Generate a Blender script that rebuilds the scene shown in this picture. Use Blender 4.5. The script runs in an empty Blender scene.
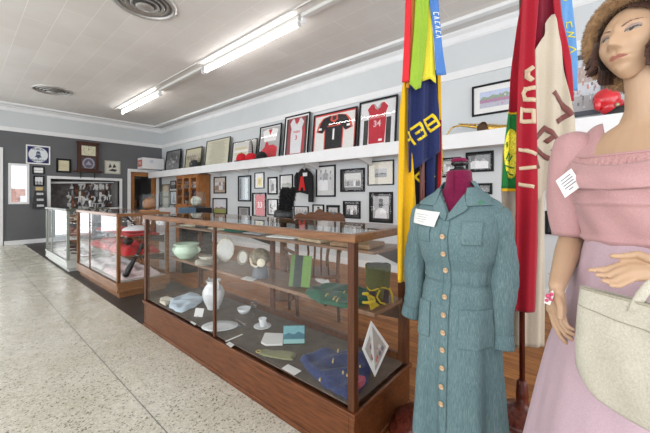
import bpy, bmesh, math, random
import numpy as np
from mathutils import Vector, Matrix, Euler

random.seed(7)
PI = math.pi
SC = bpy.context.scene
COL = SC.collection

# ---------------------------------------------------------------- camera, world, lights, exposure
EYE = 1.25
YAW = math.radians(49.8)
FWD = Vector((math.sin(YAW), math.cos(YAW), 0))
RGT = Vector((math.cos(YAW), -math.sin(YAW), 0))
F = 313.0
cam_data = bpy.data.cameras.new('camera')
cam_data.sensor_width = 36
cam_data.lens = F / 650 * 36
cam_data.shift_y = -19.5 / 650
cam_data.clip_start = 0.05
cam = bpy.data.objects.new('camera', cam_data)
cam.location = (0, 0, EYE)
cam.rotation_euler = (PI / 2, 0, -YAW)
COL.objects.link(cam)
SC.camera = cam

world = bpy.data.worlds.new('sky')
SC.world = world
world.use_nodes = True
wn = world.node_tree
wn.nodes['Background'].inputs[0].default_value = (0.90, 0.95, 1.0, 1)
wn.nodes['Background'].inputs[1].default_value = 1.6

def area_light(name, loc, rot, sx, sy, power, color=(1, 1, 1)):
    d = bpy.data.lights.new(name, 'AREA')
    d.shape = 'RECTANGLE'; d.size = sx; d.size_y = sy; d.energy = power; d.color = color
    o = bpy.data.objects.new(name, d); o.location = loc; o.rotation_euler = rot
    COL.objects.link(o)
    return o
# daylight through the storefront windows (left wall, front wall) and the glass doors of the back wall
DAY = (0.985, 0.985, 1.0)
area_light('daylight_left', (-3.32, 3.4, 1.75), (0, -PI / 2, 0), 2.5, 12.0, 300, DAY)
area_light('daylight_front', (0.8, -2.62, 1.75), (PI / 2, 0, 0), 7.0, 2.5, 130, DAY)
area_light('daylight_doors', (-0.3, 11.9, 1.3), (-PI / 2, 0, 0), 2.4, 2.3, 60, DAY)

vs = SC.view_settings
vs.view_transform = 'Standard'
vs.look = 'None'
vs.exposure = 0.0
vs.gamma = 1.0
vs.use_curve_mapping = False
SC.cycles.transparent_max_bounces = 40
SC.cycles.max_bounces = 10
SC.cycles.caustics_reflective = False
SC.cycles.caustics_refractive = False
SC.cycles.sample_clamp_indirect = 4.0

# ---------------------------------------------------------------- where a point of the photograph lies on a real plane
def ray(u, v):
    return FWD + RGT * ((u - 325) / F) + Vector((0, 0, (197 - v) / F))
def on_t(u, v, t):
    p = ray(u, v) * t; p.z += EYE; return p
def on_x(u, v, X):
    r = ray(u, v); return on_t(u, v, X / r.x)
def on_y(u, v, Y):
    r = ray(u, v); return on_t(u, v, Y / r.y)
def on_z(u, v, Z):
    r = ray(u, v); return on_t(u, v, (Z - EYE) / r.z)
def W(t, lat, z):
    p = FWD * t + RGT * lat; return Vector((p.x, p.y, z))

# ---------------------------------------------------------------- materials
MATS = {}
def new_mat(name):
    m = bpy.data.materials.new(name); m.use_nodes = True
    return m, m.node_tree, m.node_tree.nodes['Principled BSDF']
def tex_coord(nt, kind='Object', scale=(1, 1, 1), rot=(0, 0, 0)):
    tc = nt.nodes.new('ShaderNodeTexCoord'); mp = nt.nodes.new('ShaderNodeMapping')
    mp.inputs['Scale'].default_value = scale; mp.inputs['Rotation'].default_value = rot
    nt.links.new(tc.outputs[kind], mp.inputs[0])
    return mp.outputs[0]
def noise(nt, vec, scale, detail=4, rough=.6):
    n = nt.nodes.new('ShaderNodeTexNoise'); n.inputs['Scale'].default_value = scale
    n.inputs['Detail'].default_value = detail; n.inputs['Roughness'].default_value = rough
    if vec is not None: nt.links.new(vec, n.inputs['Vector'])
    return n.outputs['Fac']
def ramp(nt, fac, stops):
    r = nt.nodes.new('ShaderNodeValToRGB'); e = r.color_ramp.elements
    while len(e) < len(stops): e.new(0.5)
    for i, (p, c) in enumerate(stops):
        e[i].position = p; e[i].color = (*c, 1) if len(c) == 3 else c
    nt.links.new(fac, r.inputs[0])
    return r.outputs[0]
def bump(nt, b, fac, strength, dist=.01):
    n = nt.nodes.new('ShaderNodeBump'); n.inputs['Strength'].default_value = strength
    n.inputs['Distance'].default_value = dist
    nt.links.new(fac, n.inputs['Height']); nt.links.new(n.outputs[0], b.inputs['Normal'])
def col(c, rough=.6, metal=0, var=.12, scale=30, bmp=0, spec=None, coat=0):
    """a plain surface with a little uneven tone of its own"""
    key = ('col', tuple(c), rough, metal, var, scale, bmp, spec, coat)
    if key in MATS: return MATS[key]
    m, nt, b = new_mat('surface')
    b.inputs['Roughness'].default_value = rough; b.inputs['Metallic'].default_value = metal
    if spec is not None: b.inputs['Specular IOR Level'].default_value = spec
    if coat: b.inputs['Coat Weight'].default_value = coat; b.inputs['Coat Roughness'].default_value = .08
    vec = tex_coord(nt)
    f = noise(nt, vec, scale)
    a = tuple(x * (1 - var) for x in c); z = tuple(min(1, x * (1 + var)) for x in c)
    nt.links.new(ramp(nt, f, [(.3, a), (.7, z)]), b.inputs['Base Color'])
    if bmp: bump(nt, b, f, bmp)
    MATS[key] = m
    return m
def wood(dark, light, rough=.35, axis='y', scale=6, coat=.02):
    key = ('wood', tuple(dark), tuple(light), rough, axis, scale, coat)
    if key in MATS: return MATS[key]
    m, nt, b = new_mat('wood')
    s = {'x': (1, 12, 12), 'y': (12, 1, 12), 'z': (12, 12, 1)}[axis]
    vec = tex_coord(nt, scale=s)
    f = noise(nt, vec, scale, 6, .65)
    mid = tuple((p + q) / 2 for p, q in zip(dark, light))
    nt.links.new(ramp(nt, f, [(.3, dark), (.5, mid), (.72, light)]), b.inputs['Base Color'])
    b.inputs['Roughness'].default_value = rough
    b.inputs['Coat Weight'].default_value = coat; b.inputs['Specular IOR Level'].default_value = .32
    bump(nt, b, f, .08, .002)
    MATS[key] = m
    return m
def cloth(c, c2=None, scale=(220, 220, 220), rough=.9, bmp=.25, big=6):
    """woven cloth: fine threads over a soft uneven tone"""
    c2 = c2 or tuple(x * .8 for x in c)
    key = ('cloth', tuple(c), tuple(c2), scale, rough, bmp, big)
    if key in MATS: return MATS[key]
    m, nt, b = new_mat('cloth')
    f = noise(nt, tex_coord(nt, scale=scale), 1.0, 3, .7)
    g = noise(nt, tex_coord(nt), big, 3, .5)
    mx = nt.nodes.new('ShaderNodeMath'); mx.operation = 'MULTIPLY_ADD'
    nt.links.new(f, mx.inputs[0]); mx.inputs[1].default_value = .7
    ml = nt.nodes.new('ShaderNodeMath'); ml.operation = 'MULTIPLY'; ml.inputs[1].default_value = .3
    nt.links.new(g, ml.inputs[0]); nt.links.new(ml.outputs[0], mx.inputs[2])
    nt.links.new(ramp(nt, mx.outputs[0], [(.36, c2), (.62, c)]), b.inputs['Base Color'])
    b.inputs['Roughness'].default_value = rough
    b.inputs['Specular IOR Level'].default_value = .2
    b.inputs['Sheen Weight'].default_value = .15
    bump(nt, b, f, bmp, .003)
    MATS[key] = m
    return m
def glass_mat(tint=(1, 1, 1), ior=1.5, rough=0.0):
    key = ('glass', tint, ior, rough)
    if key in MATS: return MATS[key]
    m = bpy.data.materials.new('pane_glass'); m.use_nodes = True
    nt = m.node_tree; nt.nodes.remove(nt.nodes['Principled BSDF'])
    t = nt.nodes.new('ShaderNodeBsdfTransparent'); t.inputs[0].default_value = (*tint, 1)
    g = nt.nodes.new('ShaderNodeBsdfGlossy'); g.inputs['Roughness'].default_value = rough
    fr = nt.nodes.new('ShaderNodeFresnel'); fr.inputs[0].default_value = ior
    mx = nt.nodes.new('ShaderNodeMixShader')
    ge = nt.nodes.new('ShaderNodeNewGeometry'); ml = nt.nodes.new('ShaderNodeMath'); ml.operation = 'SUBTRACT'; ml.use_clamp = True
    nt.links.new(fr.outputs[0], ml.inputs[0]); nt.links.new(ge.outputs['Backfacing'], ml.inputs[1])
    nt.links.new(ml.outputs[0], mx.inputs[0]); nt.links.new(t.outputs[0], mx.inputs[1]); nt.links.new(g.outputs[0], mx.inputs[2])
    nt.links.new(mx.outputs[0], nt.nodes['Material Output'].inputs[0])
    MATS[key] = m
    return m
def emit(c, s):
    m = bpy.data.materials.new('lit_tube'); m.use_nodes = True
    b = m.node_tree.nodes['Principled BSDF']
    b.inputs['Base Color'].default_value = (1, 1, 1, 1)
    b.inputs['Emission Color'].default_value = (*c, 1); b.inputs['Emission Strength'].default_value = s
    return m

# ---------------------------------------------------------------- mesh building
class MB:
    def __init__(s): s.v = []; s.f = []; s.m = []; s.s = []
    def add(s, vs_, fs, m=0, smooth=False, M=None):
        o = len(s.v)
        for p in vs_:
            p = Vector(p)
            s.v.append(M @ p if M is not None else p)
        for f in fs:
            s.f.append([i + o for i in f]); s.m.append(m); s.s.append(smooth)
        return s
    def box(s, x0, x1, y0, y1, z0, z1, m=0, M=None):
        v = [(x, y, z) for z in (z0, z1) for y in (y0, y1) for x in (x0, x1)]
        return s.add(v, [(0, 2, 3, 1), (4, 5, 7, 6), (0, 1, 5, 4), (2, 6, 7, 3), (0, 4, 6, 2), (1, 3, 7, 5)], m, False, M)
    def ring_loft(s, rings, m=0, smooth=True, caps=(True, True), closed=True):
        n = len(rings[0]); vs_ = [p for r in rings for p in r]; fs = []
        for i in range(len(rings) - 1):
            for j in range(n if closed else n - 1):
                k = (j + 1) % n
                fs.append((i * n + j, i * n + k, (i + 1) * n + k, (i + 1) * n + j))
        if caps[0]: fs.append(tuple(range(n - 1, -1, -1)))
        if caps[1]: fs.append(tuple(range((len(rings) - 1) * n, len(rings) * n)))
        return s.add(vs_, fs, m, smooth)
    def tube(s, pts, rad, n=10, m=0, smooth=True, flat=1.0, caps=(True, True)):
        pts = [Vector(p) for p in pts]
        if not isinstance(rad, (list, tuple)): rad = [rad] * len(pts)
        rings = []; up = None
        for i, p in enumerate(pts):
            d = (pts[min(i + 1, len(pts) - 1)] - pts[max(i - 1, 0)]).normalized()
            if up is None:
                up = Vector((0, 0, 1)) if abs(d.z) < .9 else Vector((1, 0, 0))
            a = d.cross(up).normalized(); b = a.cross(d).normalized(); up = b
            rings.append([p + (a * math.cos(2 * PI * k / n) + b * math.sin(2 * PI * k / n) * flat) * rad[i] for k in range(n)])
        return s.ring_loft(rings, m, smooth, caps)
    def cyl(s, p0, p1, r0, r1=None, n=16, m=0, smooth=True):
        return s.tube([p0, p1], [r0, r0 if r1 is None else r1], n, m, smooth)
    def capsule(s, p0, p1, r0, r1, n=12, m=0):
        p0 = Vector(p0); p1 = Vector(p1); d = (p1 - p0).normalized()
        pts = []; rd = []
        for k in range(4):
            a = PI / 2 * k / 4
            pts.append(p0 - d * r0 * math.cos(a)); rd.append(max(.0004, r0 * math.sin(a)))
        pts.append(p0); rd.append(r0); pts.append(p1); rd.append(r1)
        for k in range(3, -1, -1):
            a = PI / 2 * k / 4
            pts.append(p1 + d * r1 * math.cos(a)); rd.append(max(.0004, r1 * math.sin(a)))
        return s.tube(pts, rd, n, m)
    def lathe(s, prof, c=(0, 0, 0), n=32, m=0, smooth=True, sx=1, sy=1, caps=(True, True)):
        rings = [[(c[0] + r * sx * math.cos(2 * PI * k / n), c[1] + r * sy * math.sin(2 * PI * k / n), c[2] + z) for k in range(n)] for r, z in prof]
        return s.ring_loft(rings, m, smooth, caps)
    def ball(s, c, r, n=20, m=0, sc=(1, 1, 1), M=None):
        rings = []
        for i in range(n // 2 + 1):
            a = PI * i / (n // 2); rr = max(.0005, math.sin(a))
            rings.append([(rr * math.cos(2 * PI * k / n), rr * math.sin(2 * PI * k / n), -math.cos(a)) for k in range(n)])
        rings = [[Vector((c[0] + p[0] * r * sc[0], c[1] + p[1] * r * sc[1], c[2] + p[2] * r * sc[2])) for p in rg] for rg in rings]
        if M is not None: rings = [[M @ p for p in rg] for rg in rings]
        return s.ring_loft(rings, m, True, (False, False))
    def prism(s, poly, y0, y1, m=0, M=None, smooth=False):
        """polygon in x,z pushed from y0 to y1"""
        n = len(poly)
        v = [(p[0], y0, p[1]) for p in poly] + [(p[0], y1, p[1]) for p in poly]
        fs = [tuple(range(n)), tuple(range(2 * n - 1, n - 1, -1))] + [(j, j + n, (j + 1) % n + n, (j + 1) % n) for j in range(n)]
        return s.add(v, fs, m, smooth, M)
    def frame(s, w, h, fw, y0, y1, m=0, cx=0, cz=0):
        a, b, c, d = cx - w / 2, cx + w / 2, cz - h / 2, cz + h / 2
        for (x0, x1, z0, z1) in ((a, a + fw, c, d), (b - fw, b, c, d), (a + fw, b - fw, c, c + fw), (a + fw, b - fw, d - fw, d)):
            s.box(x0, x1, y0, y1, z0, z1, m)
        return s
    def grid(s, fn, nu, nv, m=0, smooth=True, keep=None):
        v = [fn(i / nu, j / nv) for j in range(nv + 1) for i in range(nu + 1)]
        fs = []
        for j in range(nv):
            for i in range(nu):
                if keep is None or keep((i + .5) / nu, (j + .5) / nv):
                    a = j * (nu + 1) + i; fs.append((a, a + 1, a + nu + 2, a + nu + 1))
        return s.add(v, fs, m, smooth)
    def text(s, body, size, M, m=0, ext=.0006):
        c = bpy.data.curves.new('t', 'FONT'); c.body = body; c.size = size; c.extrude = ext; c.offset = size * .022
        c.align_x = 'CENTER'; c.align_y = 'CENTER'; c.resolution_u = 3
        o = bpy.data.objects.new('t', c); COL.objects.link(o)
        bpy.context.view_layer.update()
        me = o.evaluated_get(bpy.context.evaluated_depsgraph_get()).to_mesh()
        R = Matrix.Rotation(PI / 2, 4, 'X')
        s.add([v.co.copy() for v in me.vertices], [tuple(p.vertices) for p in me.polygons], m, False, M @ R)
        bpy.data.objects.remove(o); bpy.data.curves.remove(c)
        return s
    def build(s, name, mats, parent=None, loc=None, rot=None, bevel=0, solid=0, sub=0, fix=True):
        me = bpy.data.meshes.new(name)
        me.from_pydata([tuple(p) for p in s.v], [], s.f)
        if not isinstance(mats, (list, tuple)): mats = [mats]
        for mt in mats: me.materials.append(mt)
        me.polygons.foreach_set('material_index', s.m)
        me.polygons.foreach_set('use_smooth', s.s)
        if fix:
            bm = bmesh.new(); bm.from_mesh(me)
            bmesh.ops.recalc_face_normals(bm, faces=bm.faces)
            bm.to_mesh(me); bm.free()
        me.update()
        o = bpy.data.objects.new(name, me); COL.objects.link(o)
        if parent is not None: o.parent = parent
        if loc is not None: o.location = loc
        if rot is not None: o.rotation_euler = rot
        if bevel:
            b = o.modifiers.new('bevel', 'BEVEL'); b.width = bevel; b.segments = 2; b.limit_method = 'ANGLE'; b.angle_limit = .8
        if solid:
            b = o.modifiers.new('solid', 'SOLIDIFY'); b.thickness = solid; b.offset = 0
        if sub:
            b = o.modifiers.new('sub', 'SUBSURF'); b.levels = sub; b.render_levels = sub
        return o

def tag(o, label, cat, group=None, kind=None):
    o['label'] = label; o['category'] = cat
    if group: o['group'] = group
    if kind: o['kind'] = kind
    return o
def thing(name, label, cat, loc=(0, 0, 0), rz=0, group=None, rot=None):
    o = bpy.data.objects.new(name, None); COL.objects.link(o)
    o.empty_display_size = .05
    o.location = loc; o.rotation_euler = rot if rot else (0, 0, rz)
    return tag(o, label, cat, group)
def struct(name, mb, m, bevel=0):
    o = mb.build(name, m, bevel=bevel); o['kind'] = 'structure'; return o
def copy_thing(o, loc, rz, label):
    c = o.copy(); COL.objects.link(c); c.location = loc; c.rotation_euler.z = rz; c['label'] = label
    for ch in [x for x in bpy.data.objects if x.parent == o]:
        d = ch.copy(); COL.objects.link(d); d.parent = c
    return c
def T(x=0, y=0, z=0): return Matrix.Translation((x, y, z))

# ================================================================ THE SETTING
RX, BY, LX, FY, CZ = 4.71, 11.5, -3.2, -2.5, 3.63     # right wall, back wall, left wall, front wall, ceiling

def terrazzo():
    m, nt, b = new_mat('terrazzo')
    vec = tex_coord(nt)
    vo = nt.nodes.new('ShaderNodeTexVoronoi'); vo.inputs['Scale'].default_value = 120
    nt.links.new(vec, vo.inputs['Vector'])
    sep = nt.nodes.new('ShaderNodeSeparateColor'); nt.links.new(vo.outputs['Color'], sep.inputs[0])
    chips = ramp(nt, sep.outputs[0], [(0.0, (.16, .145, .11)), (.06, (.28, .26, .21)), (.09, (.50, .475, .40)), (.6, (.62, .595, .52)), (1, (.72, .70, .63))])
    f = noise(nt, vec, 1.6, 4)
    tone = ramp(nt, f, [(.3, (.84, .83, .77)), (.7, (1, 1, 1))])
    mx = nt.nodes.new('ShaderNodeMix'); mx.data_type = 'RGBA'; mx.blend_type = 'MULTIPLY'; mx.inputs[0].default_value = 1
    nt.links.new(chips, mx.inputs[6]); nt.links.new(tone, mx.inputs[7])
    # brass divider strips of the terrazzo
    sx = nt.nodes.new('ShaderNodeSeparateXYZ'); nt.links.new(vec, sx.inputs[0])
    def line(sock, pos):
        a = nt.nodes.new('ShaderNodeMath'); a.operation = 'SUBTRACT'; nt.links.new(sock, a.inputs[0]); a.inputs[1].default_value = pos
        c = nt.nodes.new('ShaderNodeMath'); c.operation = 'ABSOLUTE'; nt.links.new(a.outputs[0], c.inputs[0])
        d = nt.nodes.new('ShaderNodeMath'); d.operation = 'LESS_THAN'; nt.links.new(c.outputs[0], d.inputs[0]); d.inputs[1].default_value = .0035
        return d.outputs[0]
    m2 = nt.nodes.new('ShaderNodeMix'); m2.data_type = 'RGBA'
    nt.links.new(line(sx.outputs[0], .727), m2.inputs[0]); nt.links.new(mx.outputs[2], m2.inputs[6])
    m2.inputs[7].default_value = (.18, .18, .16, 1)
    nt.links.new(m2.outputs[2], b.inputs['Base Color'])
    r = noise(nt, vec, 3, 3)
    nt.links.new(ramp(nt, r, [(.3, (.20,) * 3), (.7, (.34,) * 3)]), b.inputs['Roughness'])
    return m
def plank_floor():
    m, nt, b = new_mat('plank_floor')
    vec = tex_coord(nt, rot=(0, 0, PI / 2))
    br = nt.nodes.new('ShaderNodeTexBrick'); br.inputs['Scale'].default_value = 1
    br.inputs['Brick Width'].default_value = 1.3; br.inputs['Row Height'].default_value = .075
    br.inputs['Mortar Size'].default_value = .0022
    br.inputs['Color1'].default_value = (.24, .085, .018, 1); br.inputs['Color2'].default_value = (.42, .17, .042, 1)
    br.inputs['Mortar'].default_value = (.07, .035, .02, 1)
    nt.links.new(vec, br.inputs['Vector'])
    f = noise(nt, tex_coord(nt, scale=(14, 1, 1)), 5, 6, .7)
    g = ramp(nt, f, [(.3, (.45, .4, .36)), (.6, (1, 1, 1))])
    mx = nt.nodes.new('ShaderNodeMix'); mx.data_type = 'RGBA'; mx.blend_type = 'MULTIPLY'; mx.inputs[0].default_value = 1
    nt.links.new(br.outputs[0], mx.inputs[6]); nt.links.new(g, mx.inputs[7])
    nt.links.new(mx.outputs[2], b.inputs['Base Color'])
    b.inputs['Roughness'].default_value = .5; b.inputs['Specular IOR Level'].default_value = .22
    return m
def ceiling_mat():
    m, nt, b = new_mat('ceiling_panels')
    vec = tex_coord(nt, rot=(0, 0, PI / 2))
    mp = nt.nodes.new('ShaderNodeMapping'); mp.inputs['Location'].default_value = (0.2, .035, 0); nt.links.new(vec, mp.inputs[0])
    br = nt.nodes.new('ShaderNodeTexBrick'); br.inputs['Scale'].default_value = 1
    br.inputs['Brick Width'].default_value = 1.22; br.inputs['Row Height'].default_value = .305
    br.inputs['Mortar Size'].default_value = .0035; br.offset = .5
    br.inputs['Color1'].default_value = (.72, .695, .665, 1); br.inputs['Color2'].default_value = (.77, .745, .715, 1)
    br.inputs['Mortar'].default_value = (.88, .86, .84, 1)
    nt.links.new(mp.outputs[0], br.inputs['Vector'])
    f = noise(nt, tex_coord(nt), 1.2, 5)
    g = ramp(nt, f, [(.3, (.9, .88, .86)), (.7, (1, 1, 1))])
    mx = nt.nodes.new('ShaderNodeMix'); mx.data_type = 'RGBA'; mx.blend_type = 'MULTIPLY'; mx.inputs[0].default_value = 1
    nt.links.new(br.outputs[0], mx.inputs[6]); nt.links.new(g, mx.inputs[7])
    nt.links.new(mx.outputs[2], b.inputs['Base Color'])
    b.inputs['Roughness'].default_value = .6
    bump(nt, b, br.outputs['Fac'], -.3, .01)
    return m
M_WALL = col((.615, .645, .66), .75, var=.03, scale=2)
M_DARK = col((.118, .122, .13), .65, var=.06, scale=2)
M_WHITE = col((.80, .81, .82), .45, var=.03, scale=4)
M_BORDER = col((.66, .645, .63), .7, var=.04, scale=2)
M_GLASS = glass_mat((1, 1, 1))
M_GLASSG = glass_mat((.965, .985, .975))
M_TOPG = glass_mat((.93, .96, .95), 2.1)

struct('floor', MB().box(LX - .2, 1.185, FY - .2, BY, -.1, 0), terrazzo())
struct('floor.001', MB().box(1.185, RX + .2, FY - .2, BY, -.1, -.001), plank_floor())
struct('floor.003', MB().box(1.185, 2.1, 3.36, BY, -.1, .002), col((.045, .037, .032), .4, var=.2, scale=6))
struct('ceiling', MB().box(LX - .2, RX + .2, FY - .2, BY + .1, CZ, CZ + .12), ceiling_mat())
struct('wall_right', MB().box(RX, RX + .15, FY - .2, BY + .15, 0, CZ), M_WALL)
# back wall: pieces around the glass doors, small window, display opening and wooden door
w = MB()
DX0, DX1 = -1.15, .70                                   # glass doors
a = on_y(8.2, 163, BY); b_ = on_y(29.2, 204, BY)        # small window
WX0, WX1, WZ0, WZ1 = a.x, b_.x, on_y(29.2, 204, BY).z, a.z
OX0, OX1 = on_y(50.5, 180, BY).x, on_y(119.3, 180, BY).x
OZ1, OZ0 = on_y(50.5, 178.6, BY).z, .92
PX0, PX1, PZ1 = on_y(130.5, 175, BY).x, on_y(156, 175, BY).x, 2.08
for (x0, x1, z0, z1) in ((LX - .2, DX0, 0, 3.0), (DX0, DX1, 2.42, 3.0), (DX1, WX0, 0, 3.0), (WX0, WX1, 0, WZ0), (WX0, WX1, WZ1, 3.0),
                         (WX1, OX0, 0, 3.0), (OX0, OX1, 0, OZ0), (OX0, OX1, OZ1, 3.0), (OX1, PX0, 0, 3.0), (PX0, PX1, PZ1, 3.0), (PX1, RX, 0, 3.0)):
    w.box(x0, x1, BY, BY + .15, z0, z1, 0)
w.box(LX - .2, RX, BY, BY + .15, 3.0, CZ, 1)
struct('wall_back', w, [M_DARK, M_WALL])
# left and front walls: storefront windows between piers
w = MB()
w.box(LX - .15, LX, FY - .2, BY, 0, .5); w.box(LX - .15, LX, FY - .2, BY, 3.0, CZ)
for y in (-2.7, -.9, 1.2, 3.3, 5.4, 7.5, 9.4, 11.0):
    w.box(LX - .15, LX, y, y + (.5 if y in (-2.7, 11.0) else .12), .5, 3.0)
struct('wall_left', w, M_WALL)
w = MB()
w.box(LX, RX, FY - .15, FY, 0, .5); w.box(LX, RX, FY - .15, FY, 3.0, CZ)
for x in (-3.2, -1.2, .8, 2.8, 4.4): w.box(x, x + (.31 if x > 4 else .12), FY - .15, FY, .5, 3.0)
struct('wall_front', w, M_WALL)

# mouldings
w = MB()
w.box(RX - .025, RX, FY, BY, 2.96, 3.07)
w.prism([(RX - .09, CZ), (RX, CZ), (RX, CZ - .15), (RX - .02, CZ - .13), (RX - .03, CZ - .06), (RX - .08, CZ - .03)], FY, BY)
w.box(RX - .39, RX - .30, FY + .3, BY - .3, CZ - .045, CZ)
w.box(RX - .02, RX, FY, BY, 0, .12)
struct('trim_1', w, M_WHITE)
w = MB()
w.box(LX, RX - .025, BY - .025, BY, 2.96, 3.07)
R90 = Matrix.Rotation(-PI / 2, 4, 'Z')
w.prism([(-.09, CZ), (0, CZ), (0, CZ - .15), (-.02, CZ - .13), (-.03, CZ - .06), (-.08, CZ - .03)], LX, RX, 0, Matrix(((0, 1, 0, 0), (1, 0, 0, BY), (0, 0, 1, 0), (0, 0, 0, 1))))
w.box(LX + .3, RX - .30, BY - .39, BY - .30, CZ - .045, CZ)
struct('trim_2', w, M_WHITE)
# grey painted border of the ceiling, outside the strip
w = MB()
w.box(RX - .30, RX, FY, BY, CZ - .006, CZ); w.box(LX, RX - .30, BY - .30, BY, CZ - .006, CZ)
struct('trim_3', w, M_BORDER)
w = MB()
for x0, x1 in ((DX1 + .12, OX0 + .1), (OX0 + .1, PX0 - .1)): w.box(x0, x1, BY - .018, BY, 0, .11)
struct('baseboard_back', w, M_WHITE)
# casings
def casing(name, x0, x1, z0, z1, wd, bottom=False):
    c = MB()
    c.box(x0 - wd, x0, BY - .035, BY + .16, z0, z1 + wd); c.box(x1, x1 + wd, BY - .035, BY + .16, z0, z1 + wd)
    c.box(x0, x1, BY - .035, BY + .16, z1, z1 + wd)
    if bottom: c.box(x0 - wd, x1 + wd, BY - .045, BY + .16, z0 - wd, z0)
    o = struct(name, c, M_WHITE, .004); return o
# glass double doors
dr = thing('door_1', '', 'door', (0, BY + .05, 0)); del dr['label'], dr['category']; dr['kind'] = 'structure'
c = MB(); wd = .10
c.box(DX0 - wd, DX0, -.09, .1, 0, 2.52); c.box(DX1, DX1 + wd, -.09, .1, 0, 2.52); c.box(DX0, DX1, -.09, .1, 2.42, 2.52)
c.build('door_frame', M_WHITE, dr, bevel=.004)
for x0, x1 in ((DX0, -.225), (-.225, DX1)):
    c = MB(); c.frame(x1 - x0 - .01, 2.4, .11, -.02, .03, 0, (x0 + x1) / 2, 1.21)
    c.build('door_leaf', col((.55, .62, .68), .3, .6), dr)
    c = MB().box(x0 + .1, x1 - .1, 0, .006, .1, 2.32); c.build('pane', M_GLASS, dr)
# small window
w1 = thing('window_1', '', 'window', (0, BY, 0)); del w1['label'], w1['category']; w1['kind'] = 'structure'
c = MB()
c.frame(WX1 - WX0, WZ1 - WZ0, .055, -.03, .12, 0, (WX0 + WX1) / 2, (WZ0 + WZ1) / 2)
c.build('window_frame', M_WHITE, w1, bevel=.003)
MB().box(WX0 + .05, WX1 - .05, .04, .046, WZ0 + .05, WZ1 - .05).build('pane', M_GLASS, w1)
w2 = thing('window_2', '', 'window', (0, BY, 0)); del w2['label'], w2['category']; w2['kind'] = 'structure'
c = MB(); wd = .075
c.box(OX0 - wd, OX0, -.035, .16, OZ0, OZ1 + wd); c.box(OX1, OX1 + wd, -.035, .16, OZ0, OZ1 + wd); c.box(OX0, OX1, -.035, .16, OZ1, OZ1 + wd)
c.box(OX0 - wd, OX1 + wd, -.06, .16, OZ0 - .05, OZ0)
c.build('window_frame', M_WHITE, w2, bevel=.004)
# wooden door with a glass pane, in a white casing
d2 = thing('door_2', '', 'door', (0, BY, 0)); del d2['label'], d2['category']; d2['kind'] = 'structure'
c = MB(); wd = .09
c.box(PX0 - wd, PX0, -.035, .16, 0, PZ1 + wd); c.box(PX1, PX1 + wd, -.035, .16, 0, PZ1 + wd); c.box(PX0 - wd, PX1 + wd, -.06, .16, PZ1, PZ1 + wd)
c.build('door_frame', M_WHITE, d2, bevel=.004)
M_OAK = wood((.22, .085, .022), (.50, .22, .07), .35, 'z')
c = MB(); c.frame(PX1 - PX0, PZ1 - .01, .13, .04, .09, 0, (PX0 + PX1) / 2, PZ1 / 2)
c.box(PX0 + .13, PX1 - .13, .045, .085, .13, .7)
c.build('door_leaf', M_OAK, d2, bevel=.004)
MB().box(PX0 + .12, PX1 - .12, .06, .066, .69, PZ1 - .12).build('pane', M_GLASS, d2)
MB().ball((PX0 + .07, .0, .98), .03, 14, 0).build('door_handle', col((.5, .38, .15), .25, .9), d2)
# room behind the wooden door and the alcove behind the display opening
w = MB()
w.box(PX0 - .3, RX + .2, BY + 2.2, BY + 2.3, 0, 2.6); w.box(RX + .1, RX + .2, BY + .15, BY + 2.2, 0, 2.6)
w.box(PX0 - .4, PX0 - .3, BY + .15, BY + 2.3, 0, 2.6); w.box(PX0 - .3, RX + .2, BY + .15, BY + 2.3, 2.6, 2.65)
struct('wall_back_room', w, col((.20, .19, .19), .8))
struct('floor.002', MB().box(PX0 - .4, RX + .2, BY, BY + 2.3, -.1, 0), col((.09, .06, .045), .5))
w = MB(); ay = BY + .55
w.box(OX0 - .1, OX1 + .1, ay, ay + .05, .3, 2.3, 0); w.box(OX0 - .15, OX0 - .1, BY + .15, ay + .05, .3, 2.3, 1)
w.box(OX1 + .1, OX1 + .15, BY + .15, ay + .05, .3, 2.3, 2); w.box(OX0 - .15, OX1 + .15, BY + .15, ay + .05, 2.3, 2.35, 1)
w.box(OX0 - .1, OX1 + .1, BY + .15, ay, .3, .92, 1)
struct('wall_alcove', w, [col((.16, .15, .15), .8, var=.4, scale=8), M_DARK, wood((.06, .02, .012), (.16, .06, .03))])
# deep display shelf along the right wall with brackets
w = MB()
w.box(4.285, RX, FY, BY, 2.04, 2.08); w.box(4.262, 4.29, FY, BY, 1.89, 2.085); w.box(4.29, RX, FY, BY, 1.93, 1.955)
struct('trim_4', w, M_WHITE, .003)
w = MB()
for Y in (.5, 1.7, 2.89, 4.12, 5.23, 6.45, 7.7):
    w.prism([(4.31, 1.93), (4.70, 1.93), (4.70, 1.80), (4.66, 1.80), (4.33, 1.885)], Y, Y + .045)
struct('trim_5', w, M_WHITE, .003)

# ================================================================ CEILING FIXTURES
M_TUBE = emit((1.0, .98, .95), 24)
M_FIX = col((.72, .71, .69), .4, var=.03)
def fluorescent(y0, y1, lit, label):
    t = thing('fluorescent_light' if lit else 'fluorescent_fixture', label, 'light fixture', (2.93, (y0 + y1) / 2, CZ), 0, 'fluorescent strips on the ceiling')
    L = (y1 - y0) / 2
    c = MB(); c.box(-.032, .032, -L + .01, L - .01, -.045, 0)
    c.box(-.17, -.155, -L, L, -.018, 0)
    c.build('housing', M_FIX, t, bevel=.004)
    for s in (-1, 1):
        c = MB(); c.box(-.03, .03, s * (L - .03) - .012, s * (L - .03) + .012, -.135, -.055)
        c.build('lamp_holder', M_WHITE, t, bevel=.004)
    if lit:
        MB().cyl((0, -L + .045, -.11), (0, L - .045, -.11), .019, n=16).build('tube', M_TUBE, t)
    return t
fluorescent(2.9, 5.33, True, 'lit fluorescent tube strip nearest the camera, above the framed jerseys')
fluorescent(7.28, 9.68, True, 'lit fluorescent tube strip farther away, near the back wall')
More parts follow.
